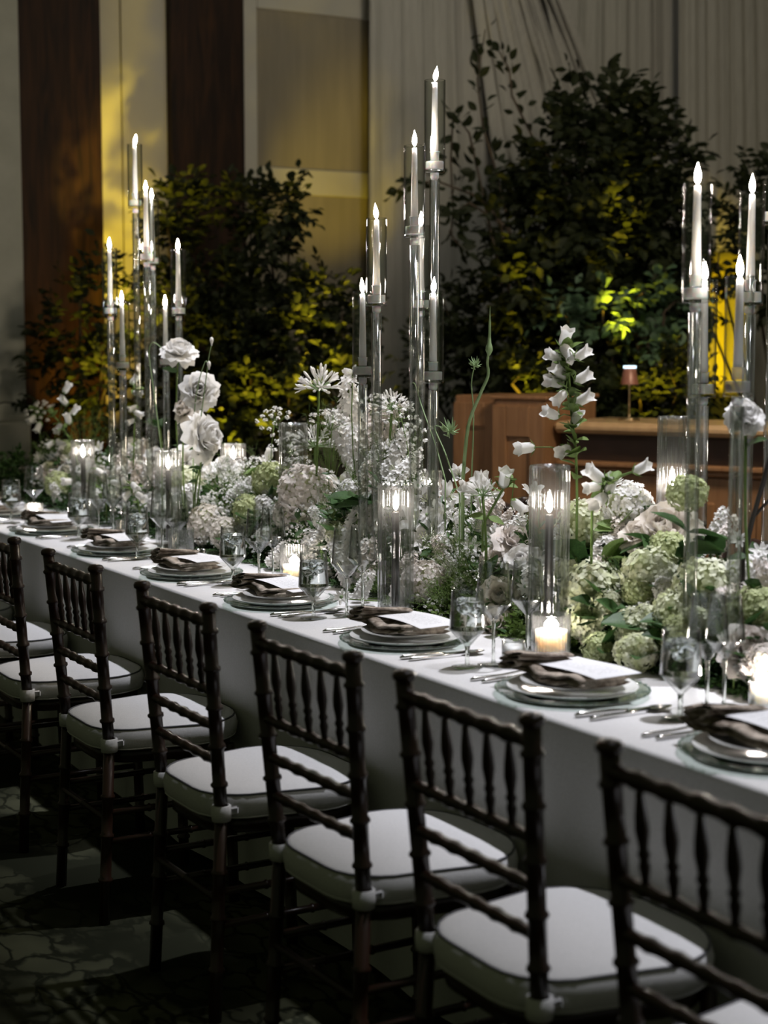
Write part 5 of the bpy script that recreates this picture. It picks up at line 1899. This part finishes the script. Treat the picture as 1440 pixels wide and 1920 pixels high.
bed('low dark leaves under the far flowers', -20, 300, 'leaf_green', 0.034, 20, 201)
bed('low dark leaves under the tall roses', 300, 560, 'leaf_green', 0.036, 16, 202)
bed('low dark leaves under the middle flowers', 560, 840, 'leaf_green', 0.040, 10, 203)
bed('low dark leaves under the alstroemeria', 840, 1060, 'leaf_green', 0.040, 10, 204)
bed('low dark leaves under the hydrangeas', 1060, 1480, 'leaf_green', 0.040, 10, 205)
bed('fine feathery fern at the foot of the far flowers', -20, 420, 'leaf_green', 0.016, 40, 211, True)
bed('fine feathery fern at the foot of the middle flowers', 420, 840, 'leaf_green', 0.016, 40, 212, True)
bed('mossy green fern at the foot of the alstroemeria', 760, 1060, 'leaf_moss', 0.015, 44, 213, True, yoff=-0.03)
bed('mossy green fern at the foot of the hydrangeas', 1060, 1480, 'leaf_green', 0.015, 44, 214, True)


def sprig(px, py, size, label, m='leaf_mid', y=None):
    """airy dill like plant of hair thin stems"""
    rr = random.Random(int(px * 23 + py))
    p = head(px, py, y)
    s = size * depth(p) / FPX
    base = V((p.x, min(1.12, max(0.88, p.y + 0.04)), TZ + 0.002))
    mb = MB()
    h = p - base
    for k in range(26):
        u = V((rr.gauss(0, 1), rr.gauss(0, 1), rr.gauss(0.5, 0.8))).normalized()
        e = h + u * s * 0.5
        mb.tube([V((0, 0, 0)) + V((rr.uniform(-.01, .01), rr.uniform(-.01, .01), 0)), h * 0.6 + u * s * 0.1, e], [0.0011, 0.0009, 0.0004], 3, False)
        for j in range(16):
            a = h * 0.6 + u * s * 0.1
            c = a.lerp(e, rr.uniform(0.3, 1.0))
            w = V((rr.gauss(0, 1), rr.gauss(0, 1), rr.gauss(0.2, 1))).normalized() * s * rr.uniform(0.07, 0.15)
            mb.tube([c, c + w], [0.0006, 0.0003], 3, False)
    root = thing('feathery_sprig', label, 'greenery', base, 0, 'feathery green sprigs')
    part('fronds', mb.mesh('fronds', m), root, kind='stuff')


for a in ((440, 900, 150), (480, 930, 130), (415, 960, 110), (700, 870, 120), (610, 960, 120), (860, 1030, 150), (880, 1080, 150), (830, 1130, 120), (920, 1100, 120), (740, 810, 110), (560, 890, 110), (100, 850, 90), (160, 800, 90), (200, 890, 90), (620, 800, 110), (1010, 1000, 90), (1360, 1200, 90), (700, 1100, 90), (1150, 1080, 70)):
    sprig(a[0], a[1], a[2], whereabouts('feathery green sprig', a[0], a[1]))

# dark twig leaning at the near candles
b0_ = at(1395, 1050, y=1.0)
tw = thing('bare_twig', 'dark bare twig leaning behind the near candle cluster', 'twig', (b0_.x, 1.0, TZ + 0.002))
pts = [at(a, b, y=1.0) - V((b0_.x, 1.0, TZ + 0.002)) for a, b in ((1392, 1050), (1412, 970), (1432, 900), (1452, 820))]
part('stem', MB().tube([V((0, 0, 0))] + pts, [0.006, 0.006, 0.0055, 0.005, 0.004], 7).mesh('stem', 'twig_dark'), tw)
part('side_shoot', MB().tube([pts[1], pts[1].lerp(pts[2], .6) + RT * 0.03, pts[2] + RT * 0.06], [0.004, 0.0035, 0.003], 6).mesh('side_shoot', 'twig_dark'), tw)
